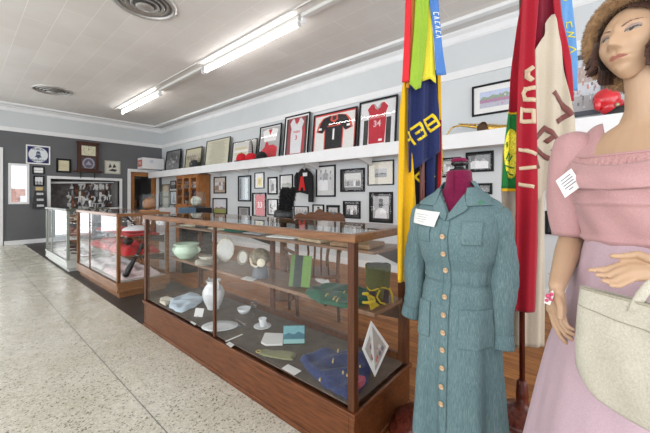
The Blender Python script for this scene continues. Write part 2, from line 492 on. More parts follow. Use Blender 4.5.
fluorescent(5.36, 7.25, False, 'unlit white fixture channel on the ceiling between the two lit tubes')
fluorescent(.5, 2.87, False, 'unlit white fixture channel on the ceiling, nearest the camera')
M_VENT = col((.50, .485, .46), .35, .5, var=.1)
def vent(x, y, label):
    t = thing('ceiling_vent', label, 'ceiling vent', (x, y, CZ), 0, 'round ceiling vents')
    MB().lathe([(.36, 0), (.36, -.012), (.33, -.03), (.315, -.03), (.305, -.012), (.30, 0)], n=56, caps=(False, False)).build('outer_ring', M_VENT, t)
    for k, r in enumerate((.27, .215, .16)):
        z = -.012 - .012 * k
        MB().lathe([(r, z), (r - .008, z - .01), (r - .045, z + .018), (r - .04, z + .022)], n=48, caps=(False, False)).build('louver', M_VENT, t)
    MB().lathe([(.10, -.052), (.085, -.062), (.02, -.068), (.0005, -.068)], n=36, caps=(False, False)).build('centre_disc', M_VENT, t)
    MB().lathe([(.30, -.001), (.0005, -.001)], n=36, caps=(False, False)).build('duct_shade_disc', col((.22, .215, .21), .8), t)  # flat disc on the ceiling, coloured dark for the shade behind the louvers
vent(1.51, 4.17, 'round metal ceiling vent nearest the camera, cut by the top edge of the photo')
vent(1.40, 9.13, 'round metal ceiling vent near the back wall')

# ================================================================ PICTURES
BLK = (.009, .009, .010)
def sq(x0, z0, x1, z1): return [(x0, z0), (x1, z0), (x1, z1), (x0, z1)]
def ell(cx, cz, rx, rz, n=14): return [(cx + rx * math.cos(2 * PI * k / n), cz + rz * math.sin(2 * PI * k / n)) for k in range(n)]
def person_art(x, z, h, body, skin, wd=.3):
    return [(body, [(x - wd * h * .5, z), (x + wd * h * .5, z), (x + wd * h * .55, z + h * .6), (x + wd * h * .3, z + h * .76), (x - wd * h * .3, z + h * .76), (x - wd * h * .55, z + h * .6)]),
            (skin, ell(x, z + h * .87, h * .09, h * .12, 10))]
def art_team(bg, ground, n, bodies, skin=(.45, .42, .4), h=.45, z=.2, rows=1, gap=.0):
    rnd = random.Random(n * 7 + rows)
    a = [(bg, sq(0, 0, 1, 1)), (ground, sq(0, 0, 1, z + .08))]
    for r in range(rows - 1, -1, -1):
        for i in range(n):
            a += person_art((i + .8) / (n + .6), z - .03 + r * .22, h * (1 + rnd.uniform(-.06, .06)), rnd.choice(bodies), skin, .9 / n / h)
    return a
G = lambda g: (g, g, g * 1.02)
def art_portrait(bg, body, skin):
    return [(bg, sq(0, 0, 1, 1)), (body, [(.12, 0), (.88, 0), (.84, .32), (.62, .46), (.38, .46), (.16, .32)]), (skin, sq(.43, .38, .57, .55)),
            (skin, ell(.5, .66, .15, .2)), (G(.03), ell(.5, .82, .14, .08)), (G(.75), [(.40, .46), (.6, .46), (.5, .28)])]
def art_doc(bg, ink, lines, seal=None, m=.12):
    a = [(bg, sq(0, 0, 1, 1))]
    rnd = random.Random(lines)
    for k in range(lines):
        z = 1 - m - (k + .5) * (1 - 2 * m) / lines; hh = .25 * (1 - 2 * m) / lines
        w_ = rnd.uniform(.25, .38)
        a.append((ink, sq(.5 - w_, z - hh, .5 + w_, z + hh)))
    if seal: a.append((seal, ell(.5, .5, .12, .09)))
    return a
def art_land(sky, land, mid, zl=.35):
    return [(sky, sq(0, 0, 1, 1)), (land, sq(0, 0, 1, zl)), (mid, [(0, zl), (.2, zl + .12), (.45, zl + .08), (.6, zl + .18), (.85, zl + .1), (1, zl + .03), (1, zl)])]
def art_sketch(bg, ink, n):
    rnd = random.Random(n); a = [(bg, sq(0, 0, 1, 1))]
    for k in range(n):
        x, z = rnd.uniform(.15, .75), rnd.uniform(.1, .75); a.append((rnd.choice(ink), [(x, z), (x + rnd.uniform(.05, .22), z + rnd.uniform(-.03, .05)), (x + rnd.uniform(.0, .2), z + rnd.uniform(.08, .25))]))
    return a
def art_crowd(n, seed, cols, bg):
    rnd = random.Random(seed); a = [(bg, sq(0, 0, 1, 1))]
    for k in range(n):
        x, z = rnd.uniform(.04, .93), rnd.uniform(.05, .9); w_ = rnd.uniform(.015, .06)
        a.append((rnd.choice(cols), sq(x, z, min(.98, x + w_), min(.98, z + rnd.uniform(.02, .09)))))
    return a
JERSEY = [(.30, .02), (.70, .02), (.72, .55), (.70, .70), (.76, .86), (.66, .97), (.60, .97), (.56, .86), (.50, .82), (.44, .86), (.40, .97), (.34, .97), (.24, .86), (.30, .70), (.28, .55)]
TEE = [(.26, .03), (.74, .03), (.75, .62), (.82, .50), (.97, .56), (.90, .80), (.80, .93), (.60, .98), (.55, .90), (.45, .90), (.40, .98), (.20, .93), (.10, .80), (.03, .56), (.18, .50), (.25, .62)]
def inset(poly, k, cx=.5, cz=.5): return [((x - cx) * k + cx, (z - cz) * k + cz) for x, z in poly]

def picture(name, label, cat, w_, h_, loc, rot, art, fcol=BLK, fw=.02, fd=.025, mat=None, mw=.05, group='pictures on the right wall', frough=.35, fmetal=0, glazed=True, texts=(), relief=None, double=False):
    """a framed picture standing on its lower edge; local -y faces the viewer"""
    t = thing(name, label, cat, loc, 0, group, rot)
    cz = h_ / 2
    MB().frame(w_, h_, fw, -fd, 0, 0, 0, cz).build('frame', col(fcol, .5, fmetal, var=.15, spec=.2), t, bevel=.002)
    iw, ih = w_ - 2 * fw + .002, h_ - 2 * fw + .002
    if mat:
        MB().box(-iw / 2, iw / 2, -.006, -.001, cz - ih / 2, cz + ih / 2).build('mat_board', col(mat, .9, var=.02), t)
        pw, ph = iw - 2 * mw, ih - 2 * mw
    else: pw, ph = iw, ih
    y = -.0065
    c = MB(); mats = []; 
    def mi(cc):
        m = cc if isinstance(cc, bpy.types.Material) else col(cc, .7, var=.1, scale=60)
        if m not in mats: mats.append(m)
        return mats.index(m)
    for k, (cc, poly) in enumerate(art):
        P = [(-pw / 2 + x * pw, cz - ph / 2 + z * ph) for x, z in poly]
        yy = y - .0002 * k
        if k == 0: c.box(-pw / 2, pw / 2, yy, -.0055 if mat else -.001, cz - ph / 2, cz + ph / 2, mi(cc))
        else: c.prism(P, yy - .0002, yy, mi(cc))
    y2 = y - .0002 * (len(art) + 2)
    for (s_, size, x, z, cc) in texts:
        c.text(s_, size * ph, T(-pw / 2 + x * pw, y2 - .0008, cz - ph / 2 + z * ph), mi(cc), .0004)
    c.build('photograph' if not relief else relief, mats, t)
    if glazed:
        MB().box(-iw / 2, iw / 2, -fd * .62 - .002, -fd * .62, cz - ih / 2, cz + ih / 2).build('glazing', M_GLASS, t)
    return t

def wallpic(label, box, art, X=RX, name='framed_photograph', cat='picture', **k):
    u0, v0, u1, v1 = box
    um = (u0 + u1) / 2
    zt = on_x(u1, v0, X).z if v0 < 197 else on_x(u0, v0, X).z
    zb = on_x(u0, v1, X).z if v1 < 197 else on_x(u1, v1, X).z
    Y0, Y1 = on_x(u0, 197, X).y, on_x(u1, 197, X).y
    return picture(name, label, cat, Y0 - Y1, zt - zb, (X - .001, (Y0 + Y1) / 2, zb), (0, 0, -PI / 2), art, **k)
def backpic(label, box, art, name='framed_photograph', cat='picture', group='things hung on the dark back wall', **k):
    u0, v0, u1, v1 = box; Y = BY
    zt = on_y(u0, v0, Y).z; zb = on_y(u1, v1, Y).z if v1 < 197 else on_y(u0, v1, Y).z
    X0, X1 = on_y(u0, 197, Y).x, on_y(u1, 197, Y).x
    return picture(name, label, cat, X1 - X0, zt - zb, ((X0 + X1) / 2, Y - .001, zb), (0, 0, 0), art, group=group, **k)
CREAM = (.78, .74, .62); WH = (.85, .85, .84); RED = (.60, .03, .045)
# ---- below the shelf, from far to near
wallpic('tall olive frame with two stacked panels, farthest picture on the right wall', (162.2, 184, 169.9, 209.8), [((.40, .38, .28), sq(0, 0, 1, 1)), ((.72, .68, .55), sq(.12, .05, .88, .46)), ((.72, .68, .55), sq(.12, .54, .88, .95))], fcol=(.16, .15, .09), fw=.025)
wallpic('tiny black-framed picture left of the orange cabinet, upper of two', (171, 180.5, 176.5, 188.8), art_land(G(.5), G(.2), G(.1)), fw=.03)
wallpic('small black-framed white sheet left of the orange cabinet, lower of two', (170.8, 190.7, 177.3, 205), [(WH, sq(0, 0, 1, 1)), (G(.45), [(.2, .1), (.9, .1), (.5, .8)])], fw=.03)
wallpic('black-framed brown team photograph right of the orange cabinet, upper of two', (214.3, 176.3, 226.4, 193.6), art_team((.62, .56, .50), (.45, .36, .28), 5, [G(.7), (.3, .2, .15)], rows=2, h=.4), fw=.03)
wallpic('black-framed landscape with green field right of the orange cabinet, lower of two', (213.2, 198, 227.5, 214.8), art_land((.68, .70, .75), (.30, .33, .10), (.25, .18, .2), .3), fw=.035)
wallpic('tall black frame with pale blue-white sheet, next to the yellow picture', (238.6, 175.1, 251.5, 201.6), [((.45, .55, .62), sq(0, 0, 1, 1)), ((.75, .82, .86), sq(.3, .03, .75, .97)), (G(.2), sq(.05, .05, .16, .95))], fw=.035)
wallpic('grey text document in a black frame, just above the case top', (238.6, 206.3, 250, 217.5), art_doc(G(.42), G(.12), 7), fw=.03)
wallpic('small narrow frame with a yellow picture on white', (255.1, 172.1, 264.6, 188.6), [(WH, sq(0, 0, 1, 1)), ((.80, .66, .18), sq(.2, .1, .8, .7)), ((.55, .4, .1), ell(.5, .4, .14, .2))], fw=.018)
wallpic('framed red jersey with white number 33', (252.7, 192.6, 266.6, 217.3), [(G(.10), sq(0, 0, 1, 1)), (WH, sq(.08, .03, .2, .97)), (RED, [(.2, .02), (.92, .02), (.9, .75), (.98, .86), (.8, .98), (.66, .98), (.56, .86), (.45, .98), (.3, .98), (.16, .86), (.22, .75)])], texts=[('33', .36, .55, .48, WH)], fw=.025, relief='jersey', name='framed_jersey', cat='framed jersey')
wallpic('black frame, thick white mat, small dark standing figure', (268.2, 176.7, 277.8, 194.6), [((.62, .62, .6), sq(0, 0, 1, 1))] + person_art(.5, .08, .8, G(.08), G(.3), .5), mat=WH, mw=.03, fw=.035)
wallpic('thin black frame with a pencil sketch, left of the feathered hat', (268.2, 198.8, 278.2, 215.5), art_sketch(WH, [G(.25), G(.5)], 16), fw=.022)
wallpic('white photograph behind the top of the feathered hat', (280.2, 174.1, 293.3, 190.4), art_land(WH, (.60, .60, .56), (.45, .5, .42), .3), fw=.025, mat=WH, mw=.03)
wallpic('thin-framed pale photograph right of the feathered hat', (294.3, 205.9, 309, 219.6), art_team((.70, .71, .70), (.5, .5, .48), 4, [G(.25), G(.5)], h=.6), fw=.02)
wallpic('small black frame with a pale portrait above the carved chair', (313, 204.3, 324.4, 219), art_portrait((.75, .75, .74), G(.35), G(.5)), fw=.025)
wallpic('small thick black frame with a dark-haired pair above the carved chair', (327, 204.9, 339.8, 221), art_team(G(.6), G(.4), 2, [G(.15)], skin=G(.35), h=.8, z=0), fw=.035, mat=G(.08), mw=.015)
wallpic('large framed pencil sketch of several figures, right of the hanging sweater', (316.4, 164.5, 336, 196.8), art_team((.72, .74, .72), (.62, .64, .62), 3, [G(.35), G(.6), G(.85)], skin=G(.3), h=.5, rows=2), fw=.03)
wallpic('wide black-framed group photograph with dark mat', (340.8, 167.7, 365.1, 192.0), art_team((.62, .63, .61), (.5, .5, .47), 7, [G(.12), G(.3), G(.75)], h=.5, z=.12, rows=1), fw=.03, mat=G(.035), mw=.055)
wallpic('small square black-framed photograph of children with dark mat', (343.6, 200.9, 360.7, 218.9), art_team(G(.6), G(.5), 3, [G(.15), G(.8)], h=.7, z=.0), fw=.022, mat=G(.03), mw=.055)
wallpic('thin black frame with wide cream mat around a small grey landscape', (368.1, 159.5, 394.3, 185.6), art_land(G(.50), G(.30), G(.06), .35), fw=.018, mat=(.72, .68, .58), mw=.12)
wallpic('large black-framed portrait of a smiling person in white, left of the yellow flag', (369.7, 191.8, 393.2, 223.4), art_portrait(G(.45), G(.80), G(.10)), fw=.035, mat=G(.035), mw=.04)
wallpic('black-framed group photograph partly behind the dress form neck', (440, 156.8, 461.2, 177.8), art_team((.35, .38, .36), (.28, .30, .26), 6, [G(.1), G(.5), G(.7)], h=.5, rows=2), fw=.022, mat=G(.03), mw=.03)
wallpic('black-framed photograph of two people in white, right of the dress form neck', (466, 150.4, 493.9, 172.6), art_team((.20, .21, .22), (.3, .3, .3), 2, [G(.8), G(.75)], skin=G(.4), h=.75, z=.02), fw=.03, mat=G(.03), mw=.02)
wallpic('black-framed dark photograph above the denim collar', (469.5, 183, 492.5, 194.5), art_team(G(.10), G(.12), 4, [G(.2)], h=.5), fw=.03)
wallpic('black frame with brown photograph behind the white tag', (547.7, 172, 578, 196.8), art_team((.16, .12, .09), (.1, .08, .07), 3, [(.4, .33, .27), G(.6)], h=.6, z=.1), fw=.03)
wallpic('wide black frame with dark photograph left of the pink sleeve', (545.2, 210.7, 590, 236.8), art_team((.03, .03, .035), (.03,) * 3, 4, [G(.16), G(.25)], h=.4, z=.05), fw=.03, mat=G(.03), mw=.02)
# ---- hung or leaning above the shelf
def shelfpic(label, box, art, X=4.56, tilt=.10, **k):
    u0, v0, u1, v1 = box
    Y0, Y1 = on_x(u0, 197, X).y, on_x(u1, 197, X).y
    zt = on_x(u1, v0, X).z
    k.setdefault('group', 'pictures leaning on the shelf')
    return picture(k.pop('name', 'framed_photograph'), label, k.pop('cat', 'picture'), Y0 - Y1, (zt - 2.083) / math.cos(tilt), (X, (Y0 + Y1) / 2, 2.083), (-tilt, 0, -PI / 2), art, **k)
shelfpic('tall framed black and white street photograph at the far end of the shelf', (165.2, 148.5, 179.5, 169.6), art_sketch(G(.16), [G(.4), G(.08), G(.55)], 14), fw=.03)
shelfpic('gold-edged framed photograph behind the old camera', (184.8, 146, 200.8, 166), art_team((.62, .58, .42), (.5, .45, .3), 6, [(.3, .26, .18), (.5, .45, .33)], h=.4, rows=2), fcol=(.09, .07, .03), fw=.03)
shelfpic('large cream poster of text in a thin frame, leaning on the shelf', (205, 136, 228.4, 165), art_doc((.66, .64, .50), (.42, .40, .30), 22, None, .06), fcol=(.06, .055, .045), fw=.015)
shelfpic('white-matted certificate behind the red and black caps', (231.8, 138, 256, 162), [((.72, .72, .68), sq(0, 0, 1, 1)), ((.66, .60, .40), sq(.1, .35, .6, .75)), (WH, sq(.05, .5, .9, .62))], fw=.016)
shelfpic('framed red and white jersey between the certificate and the white jersey', (258.2, 122.3, 279.7, 157), [(G(.45), sq(0, 0, 1, 1)), (WH, [(.2, .55), (.8, .55), (.9, .9), (.6, .97), (.5, .86), (.4, .97), (.1, .9)]), (RED, [(.15, .03), (.88, .03), (.9, .32), (.7, .42), (.3, .42), (.12, .3)]), (RED, [(.4, .92), (.6, .92), (.5, .75)]), (RED, ell(.35, .42, .1, .12))], fw=.025, mat=WH, mw=.02, name='framed_jersey', cat='framed jersey', relief='jersey')
M_JW = cloth((.78, .78, .80), (.66, .66, .70)); M_JR = cloth((.55, .03, .05), (.42, .02, .04)); M_JB = cloth((.02, .02, .025), (.012, .012, .014))
shelfpic('framed white basketball jersey with red number 3', (282.9, 110.8, 307.8, 153.8), [((.30, .06, .07), sq(0, 0, 1, 1)), (G(.02), sq(0, 0, .08, 1)), (G(.02), sq(.90, 0, 1, 1)), (M_JW, inset([(x * 1.25 - .125, z) for x, z in JERSEY], 1.0)), (RED, sq(.83, .1, .88, .7)), (RED, [(.36, .97), (.42, .97), (.5, .87), (.58, .97), (.64, .97), (.5, .80)])], texts=[('TIGERS', .08, .5, .60, RED), ('3', .17, .5, .44, RED)], fw=.025, mat=WH, mw=.035, name='framed_jersey', cat='framed jersey', relief='jersey')
shelfpic('framed black football jersey with white number 1 on red mat', (312, 105.3, 355.4, 151.5), [((.74, .74, .72), sq(0, 0, 1, 1)), ((.70, .08, .05), inset(TEE, 1.0)), (M_JB, inset([(.5 + (x - .5) * .90, z) for x, z in TEE], .99)), ((.70, .08, .05), [(.42, .97), (.58, .97), (.6, .84), (.5, .76), (.4, .84)]), (G(.02), [(.45, .95), (.55, .95), (.55, .86), (.5, .82), (.45, .86)]), ((.7, .08, .05), sq(.33, .66, .67, .69)), (WH, [(.10, .60), (.18, .60), (.18, .66), (.10, .66)]), (WH, [(.82, .60), (.9, .60), (.9, .66), (.82, .66)])], texts=[('1', .42, .5, .42, WH)], fw=.022, mat=(.62, .07, .06), mw=.03, name='framed_jersey', cat='framed jersey', relief='jersey')
shelfpic('framed red basketball jersey with number 34, nearest the yellow flag', (357.6, 93, 396.2, 144.8), [((.72, .72, .74), sq(0, 0, 1, 1)), (G(.03), sq(.1, .02, .24, .6)), (G(.03), sq(.76, .02, .9, .6)), (WH, inset([(x * 1.2 - .1, z) for x, z in JERSEY], 1.0)), (M_JR, inset([(x * 1.2 - .1, z) for x, z in JERSEY], .97)), (G(.3), [(.37, .95), (.41, .95), (.5, .84), (.59, .95), (.63, .95), (.5, .79)]), (WH, sq(.56, .08, .66, .13))], texts=[('DRAGONS', .08, .5, .64, (.75, .45, .45)), ('34', .2, .5, .48, (.75, .55, .55))], fw=.028, mat=G(.35), mw=.015, name='framed_jersey', cat='framed jersey', relief='jersey')
a = on_x(472.3, 117.3, RX)
wallpic('framed purple-tinted marching photograph hung on the wall above the brass saxophone', (472.3, 77, 522, 117.3), [((.55, .62, .82), sq(0, 0, 1, 1)), ((.50, .5, .6), sq(0, 0, 1, .32)), ((.45, .25, .38), sq(0, .3, 1, .5)), ((.3, .4, .3), [(0, .5), (.1, .72), (.25, .62), (.4, .75), (.6, .66), (.8, .8), (1, .6), (1, .5)])] + art_crowd(50, 5, [(.6, .25, .4), (.35, .3, .5), (.75, .7, .8), (.5, .15, .3)], (0, 0, 0))[1:21], fw=.025, mat=WH, mw=.075, group='pictures above the shelf')
wallpic('large framed photograph of a crowd before a building, behind the blue ribbon', (558, 50, 606.5, 119), [((.62, .65, .70), sq(0, 0, 1, 1)), ((.45, .45, .47), sq(0, .0, 1, .3)), ((.50, .40, .36), sq(.0, .55, 1, .85))] + art_crowd(90, 9, [(.6, .25, .2), G(.2), G(.8), (.5, .5, .55), (.4, .3, .28)], (0, 0, 0))[1:], X=4.62, fw=.05, fcol=(.10, .11, .13), group='pictures above the shelf')

# ---- things on the back wall
t = backpic('blue enamel sign with white oval and bell emblem', (25.8, 144.3, 50.2, 165.0), [((.86, .87, .85), sq(0, 0, 1, 1)), ((.010, .014, .11), sq(.05, .06, .95, .94)), ((.74, .77, .80), ell(.5, .5, .41, .42, 32)), ((.07, .09, .15), [(.34, .36), (.66, .36), (.60, .44), (.59, .60), (.55, .69), (.45, .69), (.41, .60), (.40, .44)]), ((.07, .09, .15), ell(.5, .345, .05, .05)), ((.74, .77, .8), sq(.42, .52, .58, .55))], name='enamel_sign', cat='sign', fw=.006, fd=.012, fcol=(.8, .8, .8), glazed=False, relief='sign_face',
            texts=[('PUBLIC', .15, .5, .80, (.07, .09, .15)), ('TELEPHONE', .135, .5, .20, (.07, .09, .15))])
backpic('small black frame with two rows of white text, right of the small window', (32.2, 166, 44.6, 174.4), [(G(.5), sq(0, 0, 1, 1)), (WH, sq(.06, .55, .94, .9)), (WH, sq(.06, .1, .94, .4))], fw=.03)
backpic('small framed photograph of people under a pale sky, below the text plaque', (33.2, 175.6, 44.3, 186), [((.72, .74, .76), sq(0, 0, 1, 1)), (G(.35), sq(0, 0, 1, .4))] + person_art(.3, .05, .5, G(.08), G(.3)) + person_art(.7, .05, .5, G(.1), G(.3)), fw=.035)
backpic('brass nameplate above the black holder', (35.2, 186.8, 43, 190.6), [((.70, .56, .30), sq(0, 0, 1, 1)), ((.4, .3, .15), sq(.1, .45, .9, .55))], fcol=(.45, .34, .15), fw=.012, name='brass_plate', cat='plaque', glazed=False, fd=.012, relief='plate_face')
p = on_y(38.6, 208.5, BY); q = on_y(38.6, 191, BY)
t = thing('black_holder', 'stepped black wall holder with three white-marked compartments', 'holder', (p.x, BY, p.z), 0, 'things hung on the dark back wall')
hh = q.z - p.z
for k in range(3):
    z0 = hh * k / 3
    MB().box(-.13 + .02 * k, .13 - .01 * k, -.12 + .03 * k, -.001, z0 + .005, z0 + hh / 3).build('compartment', col((.02, .02, .022), .4), t, bevel=.004)
    MB().box(-.05, .09, -.124 + .03 * k, -.1195 + .03 * k, z0 + .05, z0 + .05 + hh / 8).build('marking', col((.55, .56, .58), .5, var=.3, scale=40), t)
backpic('certificate in a thick black frame left of the wall clock', (56, 158.2, 71.2, 173), [((.72, .66, .44), sq(0, 0, 1, 1)), ((.55, .48, .28), sq(.2, .45, .8, .5)), ((.55, .48, .28), sq(.25, .6, .75, .63))], fw=.05)
backpic('cream picture with three dark birds, right of the wall clock', (104.5, 160.3, 120.2, 174.3), [((.66, .66, .58), sq(0, 0, 1, 1)), ((.03, .03, .03), [(.2, .45), (.32, .85), (.45, .5)]), ((.03, .03, .03), [(.5, .5), (.62, .85), (.78, .55), (.6, .45)]), ((.03, .03, .03), [(.2, .2), (.5, .38), (.85, .3), (.7, .12)])], fcol=(.50, .50, .42), fw=.03, glazed=False)
# wall clock
p = on_y(87.5, 172.5, BY); q = on_y(87.5, 142.5, BY)
t = thing('wall_clock', 'tall wooden wall clock with cream dial and round decorated lower glass', 'clock', (p.x, BY, p.z), 0, 'things hung on the dark back wall')
H = q.z - p.z; M_CL = wood((.03, .009, .005), (.095, .03, .015), .4, 'z')
c = MB(); c.box(-.25, .25, -.12, -.001, .05, H - .04); c.build('case', M_CL, t, bevel=.006)
MB().box(-.28, .28, -.15, -.001, H - .045, H).build('cornice', M_CL, t, bevel=.01)
MB().box(-.34, .34, -.17, -.001, 0, .05).build('base_shelf', M_CL, t, bevel=.008)
c = MB(); c.frame(.44, H - .14, .045, -.135, -.12, 0, 0, H / 2); c.box(-.18, .18, -.135, -.12, H * .50, H * .54); c.build('door', M_CL, t, bevel=.003)
c = MB().box(-.17, .17, -.1235, -.1205, H * .55, H - .12, 0)
for k in range(12):
    a_ = k * PI / 6; c.box(-.005 + .12 * math.sin(a_), .005 + .12 * math.sin(a_), -.125, -.1236, H * .72 + .12 * math.cos(a_) - .012, H * .72 + .12 * math.cos(a_) + .012, 1)
c.build('dial', [col((.66, .64, .46), .5), col((.03,) * 3, .4)], t)
c = MB(); c.prism([(-.006, 0), (.006, 0), (.003, .09), (-.003, .09)], -.128, -.1255, 0, T(0, 0, H * .72)); c.prism([(-.006, 0), (.006, 0), (.06, .045), (.055, .05)], -.128, -.1255, 0, T(0, 0, H * .72)); c.build('hands', col((.02,) * 3, .4), t)
c = MB(); c.prism(sq(-.17, .09, .17, H * .49), -.1225, -.1205, 0); c.prism(ell(0, H * .29, .15, .17, 28), -.124, -.1226, 1)
c.prism(ell(0, H * .29, .11, .13, 28), -.1255, -.1241, 2); c.prism([(-.08, H * .24), (0, H * .38), (.08, H * .24)], -.127, -.1256, 1)
c.build('lower_glass', [col((.05, .04, .045), .3), col((.32, .30, .36), .3, var=.3), col((.10, .09, .14), .3, var=.5, scale=60)], t)
for x in (-.17, .17):
    MB().box(x - .012, x + .012, -.04, -.001, -.17, 0).build('bracket', col((.02,) * 3, .5), t)
# white box with red print on the door casing
p = on_y(137.2, 168.6, BY - .3); 
t = thing('printed_box', 'white oblong box with red lettered end panel, above the wooden door', 'box', (4.14, BY - .04, 2.175), 0, 'things hung on the dark back wall')
MB().box(-.22, .46, -.42, 0, 0, .36).build('carton', col((.78, .78, .79), .6, var=.04), t, bevel=.004)
c = MB(); c.box(-.2235, -.2205, -.40, -.03, .07, .29, 0)
c.text('FIRE', .13, Matrix.Translation((-.2245, -.21, .18)) @ Matrix.Rotation(-PI / 2, 4, 'Z'), 1)
c.build('red_label', [col((.50, .17, .13), .6, var=.25, scale=25), col((.75, .6, .55), .6)], t)
MB().box(.0, .12, -.4225, -.4205, .2, .3).build('pale_sticker', col((.60, .64, .74), .6), t)

# ================================================================ tools and odds and ends in the alcove behind the display opening
rnd = random.Random(3)
def alcove_tool(k, x, z, L, r, m, kind, label):
    c = MB()
    if kind == 0:
        c.tube([(0, 0, 0), (0, 0, -L)], [r, r * .8], 8); c.box(-r * 1.8, r * 1.8, -r, r, -.02, .03)
    elif kind == 1:
        c.tube([(0, 0, 0), (0, 0, -L * .6), (0, 0, -L)], [r * .6, r * .6, r * 1.6], 8)
        c.lathe([(r * 1.4, -L - .01), (r * 1.7, -L + .04), (r * .6, -L + .08)], n=10)
    elif kind == 2:
        c.prism([(-r, 0), (r, 0), (r * 1.5, -L * .5), (r * .8, -L), (-r * .8, -L), (-r * 1.2, -L * .5)], -.015, .015)
    else:
        c.tube([(-.05, 0, 0), (0, 0, .03), (.05, 0, 0), (.05, 0, -L * .5), (.01, 0, -L)], r * .8, 8)
    o = c.build('hand_tool', m, None, (x, ay - .035 - r, z)); tag(o, label, 'tool', 'old tools hung on the alcove wall')
TM = [col((.8, .8, .8), .4, .3), col((.03, .03, .03), .5), col((.82, .82, .80), .5), wood((.12, .05, .03), (.28, .12, .06), .4, 'z'), col((.30, .31, .33), .4, .5)]
TN = ['bright metal', 'black', 'pale', 'brown wooden', 'grey iron']
ORD = 'first second third fourth fifth sixth seventh eighth ninth tenth eleventh twelfth thirteenth last'.split()
tk = ['straight cross-headed', 'club-ended', 'flat bladed', 'hooked']
xs0 = OX0 + .50; n = 0
for row in range(4):
    for i in range(14):
        x = xs0 + i * (OX1 - .05 - xs0) / 13 + rnd.uniform(-.02, .02); z = 1.64 - row * .19 + rnd.uniform(-.05, .04)
        mi_ = rnd.choice([0, 0, 2, 2, 2, 4, 3, 1]); kk = rnd.randrange(4)
        rw = ['top', 'second', 'third', 'bottom'][row]
        alcove_tool(n, x, z, rnd.uniform(.15, .19), rnd.uniform(.018, .034), TM[mi_], kk, '%s %s tool, %s from left in %s row of alcove' % (TN[mi_], tk[kk], ORD[i], rw)); n += 1
t = thing('white_shelf_board', 'white sloping board under the top of the display opening', 'shelf board', ((OX0 + OX1) / 2, BY + .16, 1.74), 0)
c = MB(); c.add([(-1.0, -.0, -.12), (.98, .1, -.02), (.98, .34, -.02), (-1.0, .34, -.12), (-1.0, -.0, -.06), (.98, .1, .0), (.98, .34, .0), (-1.0, .34, -.06)], [(0, 1, 2, 3), (4, 7, 6, 5), (0, 4, 5, 1), (1, 5, 6, 2), (2, 6, 7, 3), (3, 7, 4, 0)]); c.build('board', M_WHITE, t)
for k in range(5):
    x = OX0 + .55 + k * .42
    c = MB(); c.lathe([(.05, 0), (.06, .02), (.03, .05), (.035, .12), (.06, .2), (.02, .24)], n=14)
    o = c.build('old_vessel', [TM[3], TM[0], TM[1], TM[2], TM[3]][k], None, (x, BY + .26, .92)); tag(o, ['brown turned', 'bright metal', 'black', 'pale grey', 'dark brown'][k] + ' vessel standing on the sill of the alcove' + [', leftmost', '', '', '', ', rightmost'][k], 'vessel', 'vessels along the alcove sill')
# things outside the glass
t = thing('brick_building', 'pinkish brick building seen through the small window', 'building', (1.6, 19, 0), 0)
MB().box(-.9, .9, 0, 2, 0, 1.6).build('wall', col((.48, .27, .22), .8, var=.25, scale=8), t)
MB().box(-.95, .95, -.05, 2, 1.6, 1.68).build('roof_edge', M_WHITE, t)
for x in (-.45, .4): MB().box(x - .15, x + .15, -.02, .0, .7, 1.3).build('window', col((.75, .78, .8), .3), t)

# ================================================================ things on the long shelf
p = on_x(196, 166, 4.42)
t = thing('box_camera', 'old black folding camera on the far part of the shelf', 'camera', (4.37, p.y, 2.086), -PI / 2, 'things on the shelf')
MB().box(-.20, .17, -.05, .09, 0, .15).build('body', col((.02, .022, .025), .4), t, bevel=.01)
MB().box(-.13, .06, -.04, .06, .15, .20).build('hood', col((.03, .033, .04), .4), t, bevel=.006)
MB().cyl((-.04, -.05, .08), (-.04, -.085, .08), .045, .04, 20).build('lens', col((.2, .2, .22), .2, .5), t)
MB().tube([(.15, 0, .14), (.13, 0, .19), (.05, 0, .2)], .008, 8).build('handle', col((.02,) * 3, .5), t)

M_RK = cloth((.68, .02, .035), (.40, .01, .02), (120, 120, 120)); M_BK = cloth((.02, .02, .022), (.008, .008, .01), (120, 120, 120))
def cap(name, label, loc, rz, m1, m2, sx=1, sz=1, group='caps and helmets piled on the shelf'):
    t = thing(name, label, 'cap', loc, rz, group)
    prof = [(.10, 0), (.115, .02), (.12, .05), (.10, .10), (.06, .135), (.001, .145)]
    c = MB(); c.lathe([(r, z * sz * 1.45) for r, z in prof], n=28, sx=sx); c.build('crown', m1, t)
    c = MB(); c.grid(lambda a, b: (math.cos(PI + PI * a) * (.10 + .075 * b * math.sin(PI * a)) * sx, math.sin(PI + PI * a) * (.10 + .075 * b), .015 - .012 * b), 20, 4); c.build('brim', m2, t, solid=.006)
    MB().ball((0, 0, .147 * sz * 1.45), .014, 10).build('button', m2, t)
p = on_x(241, 163, 4.37)
cap('knit_cap', 'red and black cap lying at the left of the pile on the shelf', (4.37, p.y - .02, 2.086), -1.3, M_RK, M_BK, 1.1, .95)
p = on_x(250.5, 160, 4.37)
cap('knit_cap', 'bright red cap in the middle of the pile on the shelf', (4.37, p.y - .03, 2.086), -1.0, M_RK, M_RK, 1.25, .8)
p = on_x(261.5, 158, 4.37)
cap('knit_cap', 'black cap at the right of the red pile on the shelf', (4.37, p.y, 2.086), -1.7, M_BK, M_BK, 1.2, .8)
p = on_x(249.5, 160, 4.46); q = on_x(249.5, 136.5, 4.46)
t = thing('party_cone', 'tall pointed grey checked cone with a dark streamer behind the caps', 'cone', (4.475, p.y - .02, 2.082), 0, 'caps and helmets piled on the shelf')
m, nt, b = new_mat('houndstooth'); ck = nt.nodes.new('ShaderNodeTexChecker'); ck.inputs['Scale'].default_value = 45
